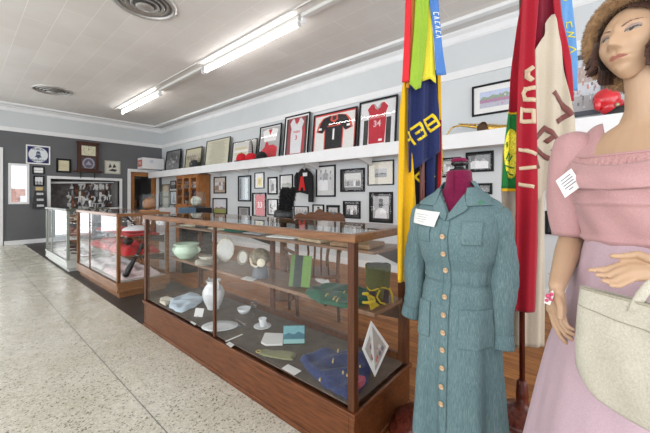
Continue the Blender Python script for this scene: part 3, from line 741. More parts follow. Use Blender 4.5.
ck.inputs[1].default_value = (.55, .5, .5, 1); ck.inputs[2].default_value = (.12, .1, .1, 1)
nt.links.new(tex_coord(nt), ck.inputs[0]); nt.links.new(ck.outputs[0], b.inputs[0])
MB().lathe([(.075, 0), (.075, .01), (.045, .3), (.028, .47), (.001, .50)], n=20).build('cone', m, t)
MB().tube([(0.02, -.02, .49), (0.03, -.04, .32), (0, -.07, .16), (0, -.10, .02)], [.01, .02, .028, .02], 8, flat=.4).build('streamer', M_BK, t)

# saxophone lying on the shelf
A = on_x(451, 133, 4.40); B = on_x(460, 122, 4.40)
t = thing('saxophone', 'brass saxophone lying on the shelf between the two flags', 'saxophone', (4.46, on_x(478, 130, 4.40).y, 2.08), -PI / 2, 'things on the shelf')
sc_ = 4.40 / ray(478, 130).x / F
M_BR = col((.62, .40, .10), .25, .95, var=.25, scale=60)
def sp(u, v, y=0): 
    return Vector(((u - 478) * sc_ * 1.25, y, (131 - v + (u - 478) * -.055) * sc_))
c = MB(); c.tube([sp(457.5, 121.5), sp(463, 120.5), sp(470, 122), sp(480, 125), sp(492, 127), sp(500, 128.2)], [.010, .014, .018, .022, .026, .030], 16)
c.tube([sp(500, 128.2), sp(503, 128.6), sp(503.5, 128, -.04), sp(500, 128, -.07), sp(492, 128.2, -.075), sp(486, 127.8, -.09), sp(483.5, 127.6, -.13), sp(482.5, 127.4, -.16)], [.030, .032, .034, .036, .042, .050, .058, .078], 20, caps=(True, False))
c.build('body', M_BR, t)
MB().ball(sp(482.6, 127.4, -.152), .066, 18, sc=(1, .1, 1)).build('bell_shade_disc', col((.06, .03, .01), .4, .5), t)  # flattened dark disc, its colour stands in for the shade inside the bell
MB().tube([sp(457.5, 121.5), sp(456, 122.5), sp(452.5, 129), sp(450, 132)], [.012, .011, .009, .008], 10).build('neck', M_BR, t)
MB().tube([sp(452.2, 129.3), sp(449.5, 132.6)], [.014, .012], 10).build('mouthpiece', col((.02,) * 3, .3), t)
for k in range(9):
    u = 464 + k * 3.6
    c = MB(); c.cyl(sp(u, 119.6 + .18 * (u - 462), -.01), sp(u, 118.6 + .18 * (u - 462), -.012), .014, n=12); c.build('key', M_BR, t)
c = MB()
for dy in (-.02, .015): c.tube([sp(462, 118.8, dy), sp(480, 121.4, dy), sp(499, 125.2, dy)], .004, 6)
c.build('key_rod', M_BR, t)

# red glove-like headgear near the mannequin
p = on_x(609, 115, 4.43)
t = thing('boxing_glove', 'glossy red padded glove on the shelf beside the pink mannequin', 'glove', (4.45, p.y, 2.082), -PI / 2, 'things on the shelf')
M_GR = col((.62, .02, .03), .22, coat=.5, var=.1)
c = MB(); c.ball((-.02, -.01, .20), .115, 26, sc=(1, .8, 1.0)); c.ball((.02, 0, .12), .10, 22, sc=(1.1, .8, .9)); c.build('mitt', M_GR, t)
MB().ball((-.09, -.06, .15), .045, 16, sc=(.8, .9, 1.6)).build('thumb', M_GR, t)
c = MB(); c.lathe([(.11, 0), (.12, .04), (.11, .09), (.09, .10)], c=(.09, 0, 0), n=24, sy=.7); c.build('cuff', col((.02,) * 3, .5), t)
MB().ball((.06, -.09, .11), .02, 12).build('badge', col((.5, .45, .3), .3, .8), t)
t = thing('boxing_glove', 'second red and black glove lying right of the glossy red one', 'glove', (4.45, p.y - .27, 2.082), -PI / 2, 'things on the shelf')
c = MB(); c.ball((-.02, 0, .085), .085, 24, sc=(1.3, .9, .95)); c.build('mitt', M_GR, t)
c = MB(); c.tube([(-.15, -.08, .1), (-.05, -.085, .16), (.08, -.085, .12), (.14, -.06, .03)], .02, 10, flat=.5); c.build('strap', col((.02,) * 3, .5), t)

# sweater on a hanger under the shelf
SX_ = RX - .07; p = on_x(304.3, 183, SX_); q0 = on_x(295.3, 183, SX_); q1 = on_x(313.5, 183, SX_); k = p.z
sw = (q0.y - q1.y); zt = on_x(304, 167.5, SX_).z; zb = on_x(304, 202, SX_).z; Hs = zt - zb
t = thing('hanging_sweater', 'black cardigan with red letter A on a wire hanger below the shelf', 'sweater', (RX - .07, p.y, zb), -PI / 2)
c = MB()
body = [(-.34, .30), (.22, .22), (.24, .3), (.28, .72), (.30, .86), (.10, .98), (.05, .92), (-.05, .92), (-.10, .98), (-.32, .86), (-.34, .6)]
c.prism([(x * sw * .98, z * Hs) for x, z in body], -.03, .03)
c.build('knitted_body', M_BK, t, bevel=.012)
for s_, pts in ((-1, [(-.36, .88), (-.5, .76), (-.5, .5), (-.40, .26), (-.28, .28), (-.33, .6)]), (1, [(.33, .88), (.48, .74), (.5, .3), (.5, 0), (.28, 0), (.28, .3), (.26, .6)])):
    c = MB(); c.prism([(x * sw, z * Hs) for x, z in pts], -.045, .01); c.build('sleeve', M_BK, t, bevel=.012)
c = MB(); c.prism([(-.22 * sw, .33 * Hs), (-.12 * sw, .33 * Hs), (-.09 * sw, .42 * Hs), (.03 * sw, .42 * Hs), (.05 * sw, .33 * Hs), (.15 * sw, .33 * Hs), (.03 * sw, .74 * Hs), (-.11 * sw, .74 * Hs)], -.052, -.046); c.build('letter_patch', cloth((.62, .03, .03), (.5, .02, .02)), t)
MB().box(.02 * sw, .25 * sw, -.055, -.05, .74 * Hs, .84 * Hs).build('paper_tag', col((.8, .8, .8), .8), t)
c = MB(); c.tube([(-.3 * sw, 0, .93 * Hs), (0, 0, 1.02 * Hs), (.3 * sw, 0, .93 * Hs)], .006, 8); c.tube([(0, 0, 1.02 * Hs), (0, 0, 1.08 * Hs), (.03, 0, 1.12 * Hs), (.0, .02, 1.14 * Hs)], .004, 8)
c.build('hanger', wood((.35, .2, .1), (.55, .35, .2), .5, 'x'), t)

# ================================================================ DISPLAY CASES
def glass_case(name, label, X0, X1, Y0, Y1, top, base, mats, mullions, rail=.038, post=.038, shelves=(), plinth=.0, deck_m=None, group='glass display cases'):
    """front faces -x; world-aligned; returns the root (children in its local frame)"""
    cx, cy = (X0 + X1) / 2, (Y0 + Y1) / 2
    t = thing(name, label, 'display case', (cx, cy, 0), 0, group)
    a, b, c_, d = X0 - cx, X1 - cx, Y0 - cy, Y1 - cy
    mw_, mf = mats['y'], mats['z']
    c = MB()
    if plinth:
        c.box(a + .03, b - .03, c_ + .03, d - .03, 0, plinth)
    c.box(a, b, c_, c_ + .03, plinth, base); c.box(a, b, d - .03, d, plinth, base)
    c.box(a, a + .03, c_ + .03, d - .03, plinth, base); c.box(b - .03, b, c_ + .03, d - .03, plinth, base)
    c.box(a - .012, b + .012, c_ - .012, d + .012, base - .025, base)          # ledge
    c.box(a - .006, b + .006, c_ - .006, d + .006, plinth, plinth + .03)
    c.build('base', mw_, t, bevel=.004)
    MB().box(a + .03, b - .03, c_ + .03, d - .03, base, base + .006).build('deck', deck_m, t)
    for px in (a, b - post):
        for py in (c_, d - post):
            MB().box(px, px + post, py, py + post, base, top - rail).build('corner_post', mf, t, bevel=.003)
    c = MB()
    c.box(a - .012, a + .035, c_ - .012, d + .012, top - rail, top); c.box(b - .035, b + .012, c_ - .012, d + .012, top - rail, top)
    c.box(a + .035, b - .035, c_ - .012, c_ + .035, top - rail, top); c.box(a + .035, b - .035, d - .035, d + .012, top - rail, top)
    c.build('top_frame', mats['t'], t, bevel=.004)
    for my in mullions:
        MB().box(a + .004, a + .024, my - cy - .012, my - cy + .012, base, top - rail).build('mullion', mf, t, bevel=.002)
    g = MB().box(a + .03, b - .03, c_ + .03, d - .03, top - .006, top + .001); g.build('top_glass', M_TOPG, t)
    ys = [c_ + post] + [m_ - cy for m_ in mullions] + [d - post]
    for i in range(len(ys) - 1):
        MB().box(a + .011, a + .016, ys[i] + (.012 if i else 0), ys[i + 1] - (.012 if i < len(ys) - 2 else 0), base, top - rail).build('front_glass', M_GLASS, t)
    for yy in (c_ + .012, d - .017):
        MB().box(a + post, b - post, yy, yy + .005, base, top - rail).build('end_glass', M_GLASS, t)
    # back: sliding glass in a wooden frame
    c = MB()
    for f in (0, .5, 1):
        yb = c_ + post + (d - c_ - 2 * post) * f
        c.box(b - .03, b - .008, yb - .025, yb + .025, base, top - rail)
    c.box(b - .028, b - .01, c_ + post, d - post, base, base + .05)
    c.build('back_frame', mf, t, bevel=.002)
    MB().box(b - .021, b - .016, c_ + post, d - post, base + .05, top - rail).build('back_glass', M_GLASS, t)
    for (sx, sz, sm, th) in shelves:
        c = MB().box(sx - cx, b - .035, c_ + .03, d - .03, sz - th, sz, 0)
        c.build('shelf', sm, t, bevel=.002)
        c = MB()
        for f in (.02, .5, .98):
            yy = c_ + (d - c_) * f
            c.prism([(b - .05, sz - th), (sx - cx + .05, sz - th), (b - .05, sz - th - .10)], yy - .003, yy + .003)
        c.build('shelf_bracket', col((.08, .07, .06), .4, .6), t)
    return t
WD_ = ((.055, .016, .006), (.19, .062, .020))
W1 = {'y': wood(*WD_, .32, 'y'), 'z': wood((.035, .011, .005), (.12, .04, .014), .32, 'z'), 't': wood((.10, .038, .014), (.27, .125, .05), .3, 'y')}
M_FELT = col((.10, .08, .064), .95, var=.25, scale=14)
C1X0, C1X1, C1Y0, C1Y1 = 1.19, 1.775, .83, 3.31
DK1, SH1, SU1 = .256, .640, .962
M_SHELF = wood((.13, .07, .045), (.26, .16, .10), .3, 'y')
glass_case('display_case', 'long glass display case nearest the camera, on a deep reddish-brown wooden base', C1X0, C1X1, C1Y0, C1Y1, 1.075, .25, W1, [2.05],
           shelves=((1.42, SH1, M_SHELF, .022), (1.42, SU1, M_SHELF, .016)), deck_m=M_FELT)
WD2 = ((.09, .032, .009), (.26, .105, .03))
W2 = {'y': wood((.14, .06, .025), (.34, .17, .08), .3, 'y'), 'z': wood(*WD2, .32, 'z'), 't': wood((.11, .04, .012), (.30, .13, .045), .3, 'y')}
glass_case('display_case', 'orange-brown glass display case with red cloths and bats, second from the camera', 1.28, 1.90, 4.40, 6.36, 1.045, .19, W2, [5.65], plinth=.07,
           shelves=((1.40, .745, M_GLASSG, .01), (1.36, .50, M_GLASSG, .01)), deck_m=col((.5, .48, .45), .8))
M_PALE = wood((.48, .50, .47), (.66, .68, .64), .35, 'y')
M_GRN = wood((.045, .06, .045), (.13, .15, .11), .4, 'z')
c3 = glass_case('display_case', 'pale glass display case with dark green end posts, farthest from the camera', 1.20, 1.80, 6.62, 8.45, 1.05, .19, {'y': M_PALE, 'z': wood((.16, .18, .15), (.36, .38, .33), .35, 'z'), 't': M_GRN}, [7.9], plinth=.05,
           shelves=((1.32, .80, M_GLASSG, .01), (1.30, .56, M_GLASSG, .01)), deck_m=col((.55, .54, .5), .8))

# ---------------------------------------------------------------- things in the nearest case
def deck(u, v, z=DK1 + .004): 
    p = on_z(u, v, z); return p
def flat_sheet(name, label, cat, pts_px, z, m, group=None, th=.0015, tilt=None):
    P = [on_z(u, v, z) for u, v in pts_px]; c0 = sum(P, Vector()) / len(P)
    b = MB(); n = len(P)
    b.add([(p.x - c0.x, p.y - c0.y, 0) for p in P] + [(p.x - c0.x, p.y - c0.y, th) for p in P], [tuple(range(n)), tuple(range(2 * n - 1, n - 1, -1))] + [(j, j + n, (j + 1) % n + n, (j + 1) % n) for j in range(n)])
    o = b.build(name, m, None, (c0.x, c0.y, z)); return tag(o, label, cat, group)
M_CHINA = col((.66, .69, .70), .15, var=.03, coat=.3)
M_PAPER = col((.72, .72, .70), .8, var=.03)
def heap(name, label, cat, pts_px, z, m, hgt, group=None, seed=1, fold=7, parts=()):
    """a folded garment or cloth lying flat: outline from the plan, rumpled top"""
    P = [on_z(u, v, z) for u, v in pts_px]
    for p in P: p.x = max(1.235, min(1.72, p.x)); p.y = max(.885, min(3.25, p.y))   # stays inside the case
    c0 = sum(P, Vector()) / len(P); n = len(P)
    rnd = random.Random(seed); ph = [rnd.uniform(0, 6) for _ in range(8)]
    N = 56; outl = []
    for k in range(N):
        f = k * n / N; i = int(f); a = P[i % n]; b = P[(i + 1) % n]; w_ = f - i
        p = a.lerp(b, w_) - c0; outl.append(Vector((p.x, p.y, 0)))
    outl = [(outl[i - 1] + outl[i] * 2 + outl[(i + 1) % N]) / 4 for i in range(N)]
    outl = [p * (1 + .03 * math.sin(k * 1.3 + ph[0])) for k, p in enumerate(outl)]
    rings = []
    R = 14
    for r in range(R + 1):
        s_ = 1 - r / R
        rg = []
        for p in outl:
            q = p * max(s_, .01)
            e = min(1, (1 - s_) * 5); 
            hh = hgt * math.sqrt(max(0, e)) * (.75 + .22 * math.sin(q.x * fold * 6 + ph[1] + 2 * math.sin(q.y * fold * 3)) + .16 * math.sin(q.y * fold * 9 + ph[2] + q.x * 20))
            rg.append(Vector((q.x, q.y, max(.0005, hh))))
        rings.append(rg)
    b = MB(); b.ring_loft([[Vector((p.x, p.y, 0)) for p in outl]] + rings, 0, True, (True, True))
    o = b.build(name, m, None, (c0.x, c0.y, z)); tag(o, label, cat, group)
    o.location = (c0.x, c0.y, z)
    return o, c0
zd = DK1 + .0075
# pale blue lace cloth and a beige doily
heap('lace_cloth', 'crumpled pale blue lace cloth at the far end of the case floor', 'cloth', [(163, 309), (178, 314), (197, 306), (205, 299), (196, 293), (181, 296), (170, 301)], zd, cloth((.55, .66, .74), (.40, .50, .60), (160,) * 3), .03, seed=3)
heap('crocheted_doily', 'small beige crocheted doily left of the pale blue cloth', 'doily', [(158.5, 303), (165, 306), (174, 300), (168, 296.5), (160, 299)], zd, cloth((.66, .62, .52), (.5, .46, .38), (160,) * 3), .02, seed=8)
# big white vase with handles
p = deck(213.5, 309)
s_ = (p - Vector((0, 0, 1.25))).dot(FWD) / F
t = thing('vase', 'tall white two-handled vase standing on the case floor behind the centre bar', 'vase', (p.x, p.y, zd))
MB().lathe([(5.5 * s_, 0), (6.2 * s_, .5 * s_), (6.0 * s_, 1.5 * s_), (9.0 * s_, 8 * s_), (10.6 * s_, 14 * s_), (10.4 * s_, 18 * s_), (8.2 * s_, 22.5 * s_), (6.0 * s_, 25 * s_), (6.4 * s_, 27 * s_), (7.6 * s_, 28.5 * s_), (7.0 * s_, 28.6 * s_), (5.4 * s_, 26 * s_), (5.4 * s_, 22 * s_), (1 * s_, 20 * s_)], n=40, caps=(True, False)).build('body', M_CHINA, t)
for sg in (-1, 1):
    MB().tube([(0, sg * 6 * s_, 26 * s_), (0, sg * 8.5 * s_, 29 * s_), (0, sg * 9.5 * s_, 26 * s_), (0, sg * 9 * s_, 21.5 * s_)], 1.0 * s_, 10).build('handle', M_CHINA, t)
def dish(name, label, cat, u, v, z, prof, m=M_CHINA, sx=1, sy=1, rz=0, group=None):
    p = on_z(u, v, z); o = MB().lathe(prof, n=44, sx=sx, sy=sy, caps=(True, False)).build(name, m, None, (p.x, p.y, z), (0, 0, rz)); return tag(o, label, cat, group)
def platepro(r, h=.012): return [(r * .55, 0), (r * .6, .002), (r, h), (r * 1.0, h + .003), (r * .62, .006), (.001, .005)]
p1 = on_z(202, 328, zd); p2 = on_z(238.5, 327, zd); L_ = (p1 - p2).length / 2
dish('oval_platter', 'white oval platter lying flat on the case floor beside the centre bar', 'platter', 220, 327.5, zd, platepro(L_), sy=.72, sx=1.0, rz=-YAW)
dish('serving_bowl', 'white round bowl on the case floor behind the oval platter', 'bowl', 244, 313.5, zd, [(.03, 0), (.035, .004), (.055, .02), (.068, .048), (.065, .048), (.05, .02), (.001, .008)], sx=.85, sy=.85)
# glass goblet
p = deck(254, 317)
t = thing('goblet', 'clear stemmed glass goblet behind the cup and saucer', 'glass', (p.x, p.y, zd))
MG2 = glass_mat((.93, .95, .96), 1.7)
MB().lathe([(.03, 0), (.028, .004), (.005, .008), (.004, .05), (.015, .06), (.028, .085), (.028, .12), (.024, .135), (.0225, .134), (.0265, .118), (.0265, .087), (.012, .064)], n=28, caps=(True, False)).build('bowl_and_stem', MG2, t)
# cup and saucer
p = deck(262.5, 327); 
o = dish('saucer', 'white saucer under the white cup', 'saucer', 262.5, 327.5, zd, platepro(.066, .012))
t = thing('cup', 'white cup standing on its saucer', 'cup', (o.location.x, o.location.y, zd + .008))
MB().lathe([(.017, 0), (.019, .003), (.021, .02), (.028, .05), (.031, .062), (.029, .062), (.025, .045), (.001, .008)], n=32, caps=(True, False)).build('bowl', M_CHINA, t)
MB().tube([(0, -.026, .05), (0, -.043, .048), (0, -.042, .028), (0, -.023, .022)], .003, 8).build('handle', M_CHINA, t)
M_SLV = col((.45, .44, .42), .25, .9)
def cutlery(label, a, b):
    p, q = deck(*a), deck(*b); c0 = (p + q) / 2; d = q - p
    t = thing('spoon', label, 'spoon', (c0.x, c0.y, zd), math.atan2(d.y, d.x)); L = d.length / 2
    MB().tube([(-L, 0, .003), (L * .45, 0, .006)], [.004, .0025], 8, flat=.4).build('shank', M_SLV, t)
    MB().ball((L * .72, 0, .006), L * .3, 14, sc=(1, .55, .16)).build('bowl', M_SLV, t)
cutlery('silver spoon lying between the oval platter and the goblet', (236, 320), (246, 326.5)); cutlery('silver spoon closer to the oval platter, beside the other spoon', (233.5, 322), (241, 328.5))
flat_sheet('label_card', 'tiny white label strip beside the centre bar on the case floor', 'card', [(190, 322), (195, 325.5), (196.3, 323.8), (191.5, 321)], zd, M_PAPER, 'label cards in the nearest case')
flat_sheet('label_card', 'small white label in front of the oval platter', 'card', [(226, 344), (231, 347.5), (234.5, 345), (229.5, 341.8)], zd, M_PAPER, 'label cards in the nearest case')
flat_sheet('label_card', 'white label card in front of the olive sash', 'card', [(281.5, 368.5), (294.5, 375.5), (301.5, 371), (288, 364.3)], zd, M_PAPER, 'label cards in the nearest case')
flat_sheet('label_strip', 'thin pale strip running toward the centre bar on the case floor', 'strip', [(225, 341), (226, 342), (243, 334.6), (242, 334)], zd, M_PAPER, 'label cards in the nearest case')
# standing card on a little stand
p = deck(197.5, 322)
t = thing('standing_card', 'white card tilted on a small clear stand at the front of the case floor', 'card', (p.x, p.y, zd), -YAW + .25)
MB().cyl((0, 0, 0), (0, 0, .045), .006, n=10).build('stand', glass_mat((.8, .85, .87), 1.6), t)
MB().box(-.035, .03, -.008, -.004, .035, .10).build('card', M_PAPER, t).rotation_euler = (-.35, .18, 0)
flat_sheet('napkin', 'folded white napkin left of the standing blue card', 'napkin', [(261, 343.5), (266, 346), (282.5, 345.5), (283.5, 335), (265, 334.3)], zd, cloth((.72, .72, .70), (.6, .6, .58)), None, .012)
# standing blue picture card
p = deck(294, 344.5)
t = thing('picture_card', 'blue landscape postcard in a clear holder, standing on the case floor', 'card', (p.x, p.y, zd), -YAW + .05)
s_ = (p - Vector((0, 0, 1.25))).dot(FWD) / F
hw, hh = 11 * s_, 19 * s_
c = MB(); c.box(-hw * .95, hw * .95, -.003, 0, .006, hh * .97, 0)
for k, (cc, poly) in enumerate([(1, sq(-.95, .55, .95, .95)), (2, [(-.95, .4), (-.5, .62), (0, .5), (.4, .68), (.95, .5), (.95, .3), (-.95, .3)]), (3, sq(-.95, .04, .95, .26))]):
    c.prism([(x * hw, z * hh) for x, z in poly], -.0034 - .0003 * k, -.0031 - .0003 * k, cc)
c.build('postcard', [col((.22, .33, .40), .5), col((.42, .53, .58), .5), col((.14, .22, .29), .5), M_PAPER], t)
c = MB(); c.box(-hw, hw, -.008, -.006, 0, hh); c.box(-hw, hw, .003, .005, 0, hh); c.box(-hw, hw, -.008, .04, -.0, .003); c.build('holder', glass_mat((.8, .93, .93), 1.5), t)
t0_, c0 = heap('sash', 'olive green sash with a gold emblem lying across the case floor', 'sash', [(254, 354.5), (259, 358.5), (292, 361), (297, 353.5), (263, 350)], zd, cloth((.24, .24, .13), (.15, .16, .08)), .014, seed=4)
e = deck(258.5, 354.5); o = MB().tube([(.016 * math.cos(a * .7), .016 * math.sin(a * .7), 0) for a in range(9)], .003, 8).build('gold_emblem', col((.55, .42, .12), .4, .6), t0_, (e.x - t0_.location.x, e.y - t0_.location.y, .017))
# blue sweater
M_BLUE = cloth((.035, .055, .15), (.015, .022, .075), (90,) * 3, .95, .6)
sw_, c0 = heap('sweater', 'folded navy blue sweater with small gold pins at the near end of the case floor', 'sweater', [(298, 360), (322, 386), (326, 400), (340, 408), (366, 392), (372, 372), (364, 352), (340, 352.5), (310, 353)], zd, M_BLUE, .05, seed=5, fold=5)
M_GOLD = col((.62, .46, .18), .35, .5)
for i, (u, v, l) in enumerate([(338, 352, .03), (333, 362, .035), (343, 374, .02), (320, 381, .02), (347, 377, .012), (360, 368, .012)]):
    e = on_z(u, v, zd + .045); MB().tube([(-l / 2, -l / 3, 0), (0, 0, .006), (l / 2, l / 3, 0)], .0045, 8).build('pin', M_GOLD, sw_, (e.x - sw_.location.x, e.y - sw_.location.y, .052))
e = on_z(361, 385, zd + .02)
heap('pink_ribbon', 'pink ribbon rosette lying against the navy sweater by the corner post', 'ribbon', [(352, 386), (356, 389), (364, 392), (369, 387), (366, 380), (358, 379)], zd + .02, cloth((.45, .10, .14), (.3, .05, .09)), .035, seed=6)
# white framed print leaning at the near end
t = thing('leaning_print', 'white-bordered colour print leaning at the near end of the case', 'print', (1.30, .96, zd), 0)
P = [on_t(371, 351, 1.50), on_t(376.5, 376.5, 1.50), on_t(388, 348, 1.63), on_t(377, 324, 1.64)]
# quad: bottom-left, bottom, right, top
A_, B_, C_, D_ = [on_y(374.5, 376.5, .90), on_y(388.3, 346, .90), on_y(378.5, 323, .90), on_y(369.8, 352, .90)]
def q3(fx, fz): return (A_ * (1 - fx) + B_ * fx) * (1 - fz) + (D_ * (1 - fx) + C_ * fx) * fz
t.location = (A_.x, A_.y + .03, zd)
off = Vector((A_.x, A_.y + .03, zd))
def qp(c, x0, z0, x1, z1, m, e0, e1):
    vs_ = []
    for e_ in (e0, e1):
        for (fx, fz) in ((x0, z0), (x1, z0), (x1, z1), (x0, z1)):
            p = q3(fx, fz) - off; vs_.append((p.x, p.y + e_ + .05 * fz, p.z))
    c.add(vs_, [(0, 1, 2, 3), (7, 6, 5, 4), (0, 4, 5, 1), (1, 5, 6, 2), (2, 6, 7, 3), (3, 7, 4, 0)], m)
c = MB(); qp(c, 0, 0, 1, 1, 0, -.004, 0); c.build('white_border', M_PAPER, t)
c = MB(); qp(c, .1, .1, .9, .9, 0, -.0055, -.0045)
for k in range(14):
    x, z = random.uniform(.14, .7), random.uniform(.14, .75); qp(c, x, z, x + .12, z + .1, 1 + k % 3, -.007, -.006)
c.build('print_face', [col((.36, .33, .30), .5), col((.50, .12, .12), .5), col((.12, .12, .16), .5), col((.5, .5, .46), .5)], t)

# ---- on the lower shelf
zs = SH1 + .002
p = on_z(186.5, 258, zs); s_ = (p - Vector((0, 0, 1.25))).dot(FWD) / F
t = thing('jardiniere', 'pale green round pottery bowl with two handles at the far end of the shelf', 'bowl', (p.x, p.y, zs))
M_CEL = col((.50, .66, .52), .2, coat=.3, var=.08)
MB().lathe([(7 * s_, 0), (7.5 * s_, 1 * s_), (11.5 * s_, 5 * s_), (12 * s_, 8 * s_), (10.2 * s_, 11.5 * s_), (10.2 * s_, 12.5 * s_), (12.4 * s_, 14.4 * s_), (12.2 * s_, 15 * s_), (9.8 * s_, 13 * s_), (9.8 * s_, 11 * s_), (1 * s_, 4 * s_)], n=44, caps=(True, False)).build('bowl', M_CEL, t)
for sg in (-1, 1):
    v_ = RGT * sg * s_
    MB().tube([v_ * 11, v_ * 13.5 + Vector((0, 0, 3 * s_)), v_ * 12 + Vector((0, 0, 6 * s_))], 1.1 * s_, 10).build('handle', M_CEL, t, (0, 0, 5 * s_))
M_DECO = col((.60, .58, .50), .25, var=.3, scale=70)
p = on_z(207, 264, zs)
t = thing('plate_stack', 'stack of cream patterned plates beside the green bowl', 'plate', (p.x, p.y, zs), 0)
del t['category']; bpy.data.objects.remove(t)
for k in range(3):
    o = MB().lathe(platepro(.105 - .003 * k, .010), n=40, caps=(True, False)).build('dinner_plate', M_DECO, None, (p.x, p.y, zs + .012 * k)); tag(o, ['bottom', 'middle', 'top'][k] + ' plate of the cream patterned stack on the shelf', 'plate', 'stacked cream plates')
o = MB().lathe(platepro(.075, .03), n=40, caps=(True, False)).build('serving_bowl', M_DECO, None, (p.x, p.y, zs + .042)); tag(o, 'shallow patterned bowl on top of the cream plate stack', 'bowl')
# standing oval plate
def oval_stand(name, label, cat, u, v, ru, rv, m1, m2, lean=-.25):
    p = on_z(u, v, zs); s_ = (p - Vector((0, 0, 1.25))).dot(FWD) / F
    t = thing(name, label, cat, (p.x, p.y, zs), -YAW, None, (lean, 0, -YAW))
    R = Matrix.Translation((0, 0, rv * s_)) @ Matrix.Rotation(PI / 2, 4, 'X')
    c = MB()
    rings = []
    for (f, y) in ((.98, .004), (1, 0), (1, -.006), (.72, .0), (.70, .001)):
        rings.append([R @ Vector((ru * s_ * f * math.cos(2 * PI * k / 40), rv * s_ * f * math.sin(2 * PI * k / 40), -y)) for k in range(40)])
    c.ring_loft(rings, 0, True, (True, False)); c.build('rim', m1, t)
    c = MB(); c.prism([(ru * s_ * .71 * math.cos(2 * PI * k / 40), rv * s_ + rv * s_ * .71 * math.sin(2 * PI * k / 40)) for k in range(40)], -.0015, .0); c.build('centre', m2, t)
    return t
oval_stand('oval_platter', 'patterned oval platter standing upright on the shelf', 'platter', 224.5, 262, 9, 12.5, M_DECO, col((.55, .56, .53), .25, var=.1))
oval_stand('standing_cameo', 'small round-ended frame with a pale cameo on the shelf', 'frame', 242.5, 265.5, 5.5, 8, col((.25, .22, .16), .4, .3), col((.62, .62, .55), .4), -.2)
# old leather helmet on a grey can
p = on_z(260, 277, zs); s_ = (p - Vector((0, 0, 1.25))).dot(FWD) / F
o = MB().lathe([(8 * s_, 0), (8 * s_, .4 * s_), (6.6 * s_, 12 * s_), (6 * s_, 12.2 * s_), (.5 * s_, 12.2 * s_)], n=32, caps=(True, False)).build('grey_stand', col((.14, .15, .17), .5), None, (p.x, p.y, zs)); tag(o, 'dark grey round stand under the patchwork leather helmet', 'stand')
t = thing('leather_helmet', 'old patchwork leather helmet with cream ear flap on a grey stand', 'helmet', (p.x, p.y, zs + 12.3 * s_), -YAW)
M_LEA = col((.20, .17, .12), .5, var=.6, scale=35, bmp=.4)
c = MB(); 
def hel(a, b):
    th = a * 2 * PI; ph = b * PI * .62
    r = 9.5 * s_ * (1 + .04 * math.sin(th * 6))
    return (r * 1.05 * math.sin(ph) * math.cos(th), r * math.sin(ph) * math.sin(th), 8 * s_ + r * math.cos(ph) - 1.5 * s_)
c.grid(hel, 40, 18); c.build('shell', M_LEA, t, solid=.004)
c = MB(); c.ball((3 * s_, -9.5 * s_, 3.8 * s_), 4.2 * s_, 18, sc=(1, .3, 1)); c.build('ear_flap', col((.62, .58, .46), .6, var=.2), t)
c = MB(); c.tube([(-8 * s_, -6 * s_, 8 * s_), (-6 * s_, -9 * s_, 2 * s_), (-2 * s_, -9.5 * s_, -.0 * s_), (1 * s_, -9.5 * s_, 2 * s_)], 1.3 * s_, 8, flat=.5); c.build('chin_strap', col((.62, .58, .46), .6), t)
flat_sheet('label_card', 'white label card on the shelf before the grey stand', 'card', [(240.3, 279), (252.5, 281.3), (258, 278.5), (246.5, 276.3)], zs, M_PAPER, 'label cards in the nearest case')
# green book standing
p = on_z(300, 287, zs); s_ = (p - Vector((0, 0, 1.25))).dot(FWD) / F
t = thing('green_book', 'tall green book with a black vertical band leaning upright on the shelf', 'book', (p.x, p.y, zs), 0, None, (-.22, .10, -YAW + .1))
MB().box(-11.5 * s_, 9.5 * s_, -.02, .0, 0, 31 * s_).build('cover', col((.10, .19, .05), .6), t, bevel=.002)
MB().box(-7.5 * s_, .5 * s_, -.022, -.0205, 0, 31 * s_).build('black_band', col((.02, .03, .028), .5), t)
MB().box(.5 * s_, 9.4 * s_, -.0215, -.0202, .2 * s_, 31 * s_).build('light_band', col((.17, .31, .08), .6), t)
heap('crumpled_paper', 'crumpled white paper lying on the shelf right of the green book', 'paper', [(317, 281.5), (322, 283.5), (335, 281), (334, 277.5), (322, 277)], zs, M_PAPER, .02, seed=9, fold=12)
M_GS = cloth((.018, .10, .055), (.008, .05, .03), (90,) * 3, .95, .6)
gs, c0 = heap('green_sweater', 'folded dark green letter sweater with gold pins on the shelf', 'sweater', [(304, 293), (318, 303), (348, 309), (376, 303), (374, 292), (345, 287.5), (318, 287.5)], zs, M_GS, .045, seed=11, fold=5)
for i, (u, v, l) in enumerate([(335, 299, .03), (327, 296, .02), (345, 293, .02), (338, 301, .025)]):
    e = on_z(u, v, zs + .04); MB().tube([(-l, -l / 3, 0), (0, 0, .006), (l, l / 3, 0)], .004, 8).build('pin', M_GOLD, gs, (e.x - gs.location.x, e.y - gs.location.y, .046))
# olive cap with yellow cord at the near end
p = Vector((1.60, .945, zs))
t = thing('olive_hat', 'boxy olive hat with a knotted yellow cord, near end of the shelf', 'hat', (p.x, p.y, zs), -.9)
c = MB()
def hatf(a, b):
    th = a * 2 * PI; r = .058 * (1 + .10 * math.cos(4 * th)); 
    return (r * math.cos(th) * (1 + .15 * b), r * math.sin(th) * (1 + .15 * b), .02 + b * .19 + .008 * math.sin(3 * th) * b)
c.grid(hatf, 36, 10); c.build('crown', cloth((.085, .10, .03), (.03, .04, .02)), t, solid=.004)
c = MB(); c.lathe([(.0005, .205), (.05, .208), (.068, .212), (.067, .2)], n=28, caps=(False, False)); c.build('top', cloth((.06, .08, .03), (.03, .04, .02)), t)
c = MB(); c.lathe([(.062, .0), (.063, .08), (.060, .08), (.058, .0)], n=28, caps=(False, False)); c.build('black_band', cloth((.02, .02, .03), (.01, .01, .012)), t)
M_YC = cloth((.50, .38, .025), (.35, .26, .015))
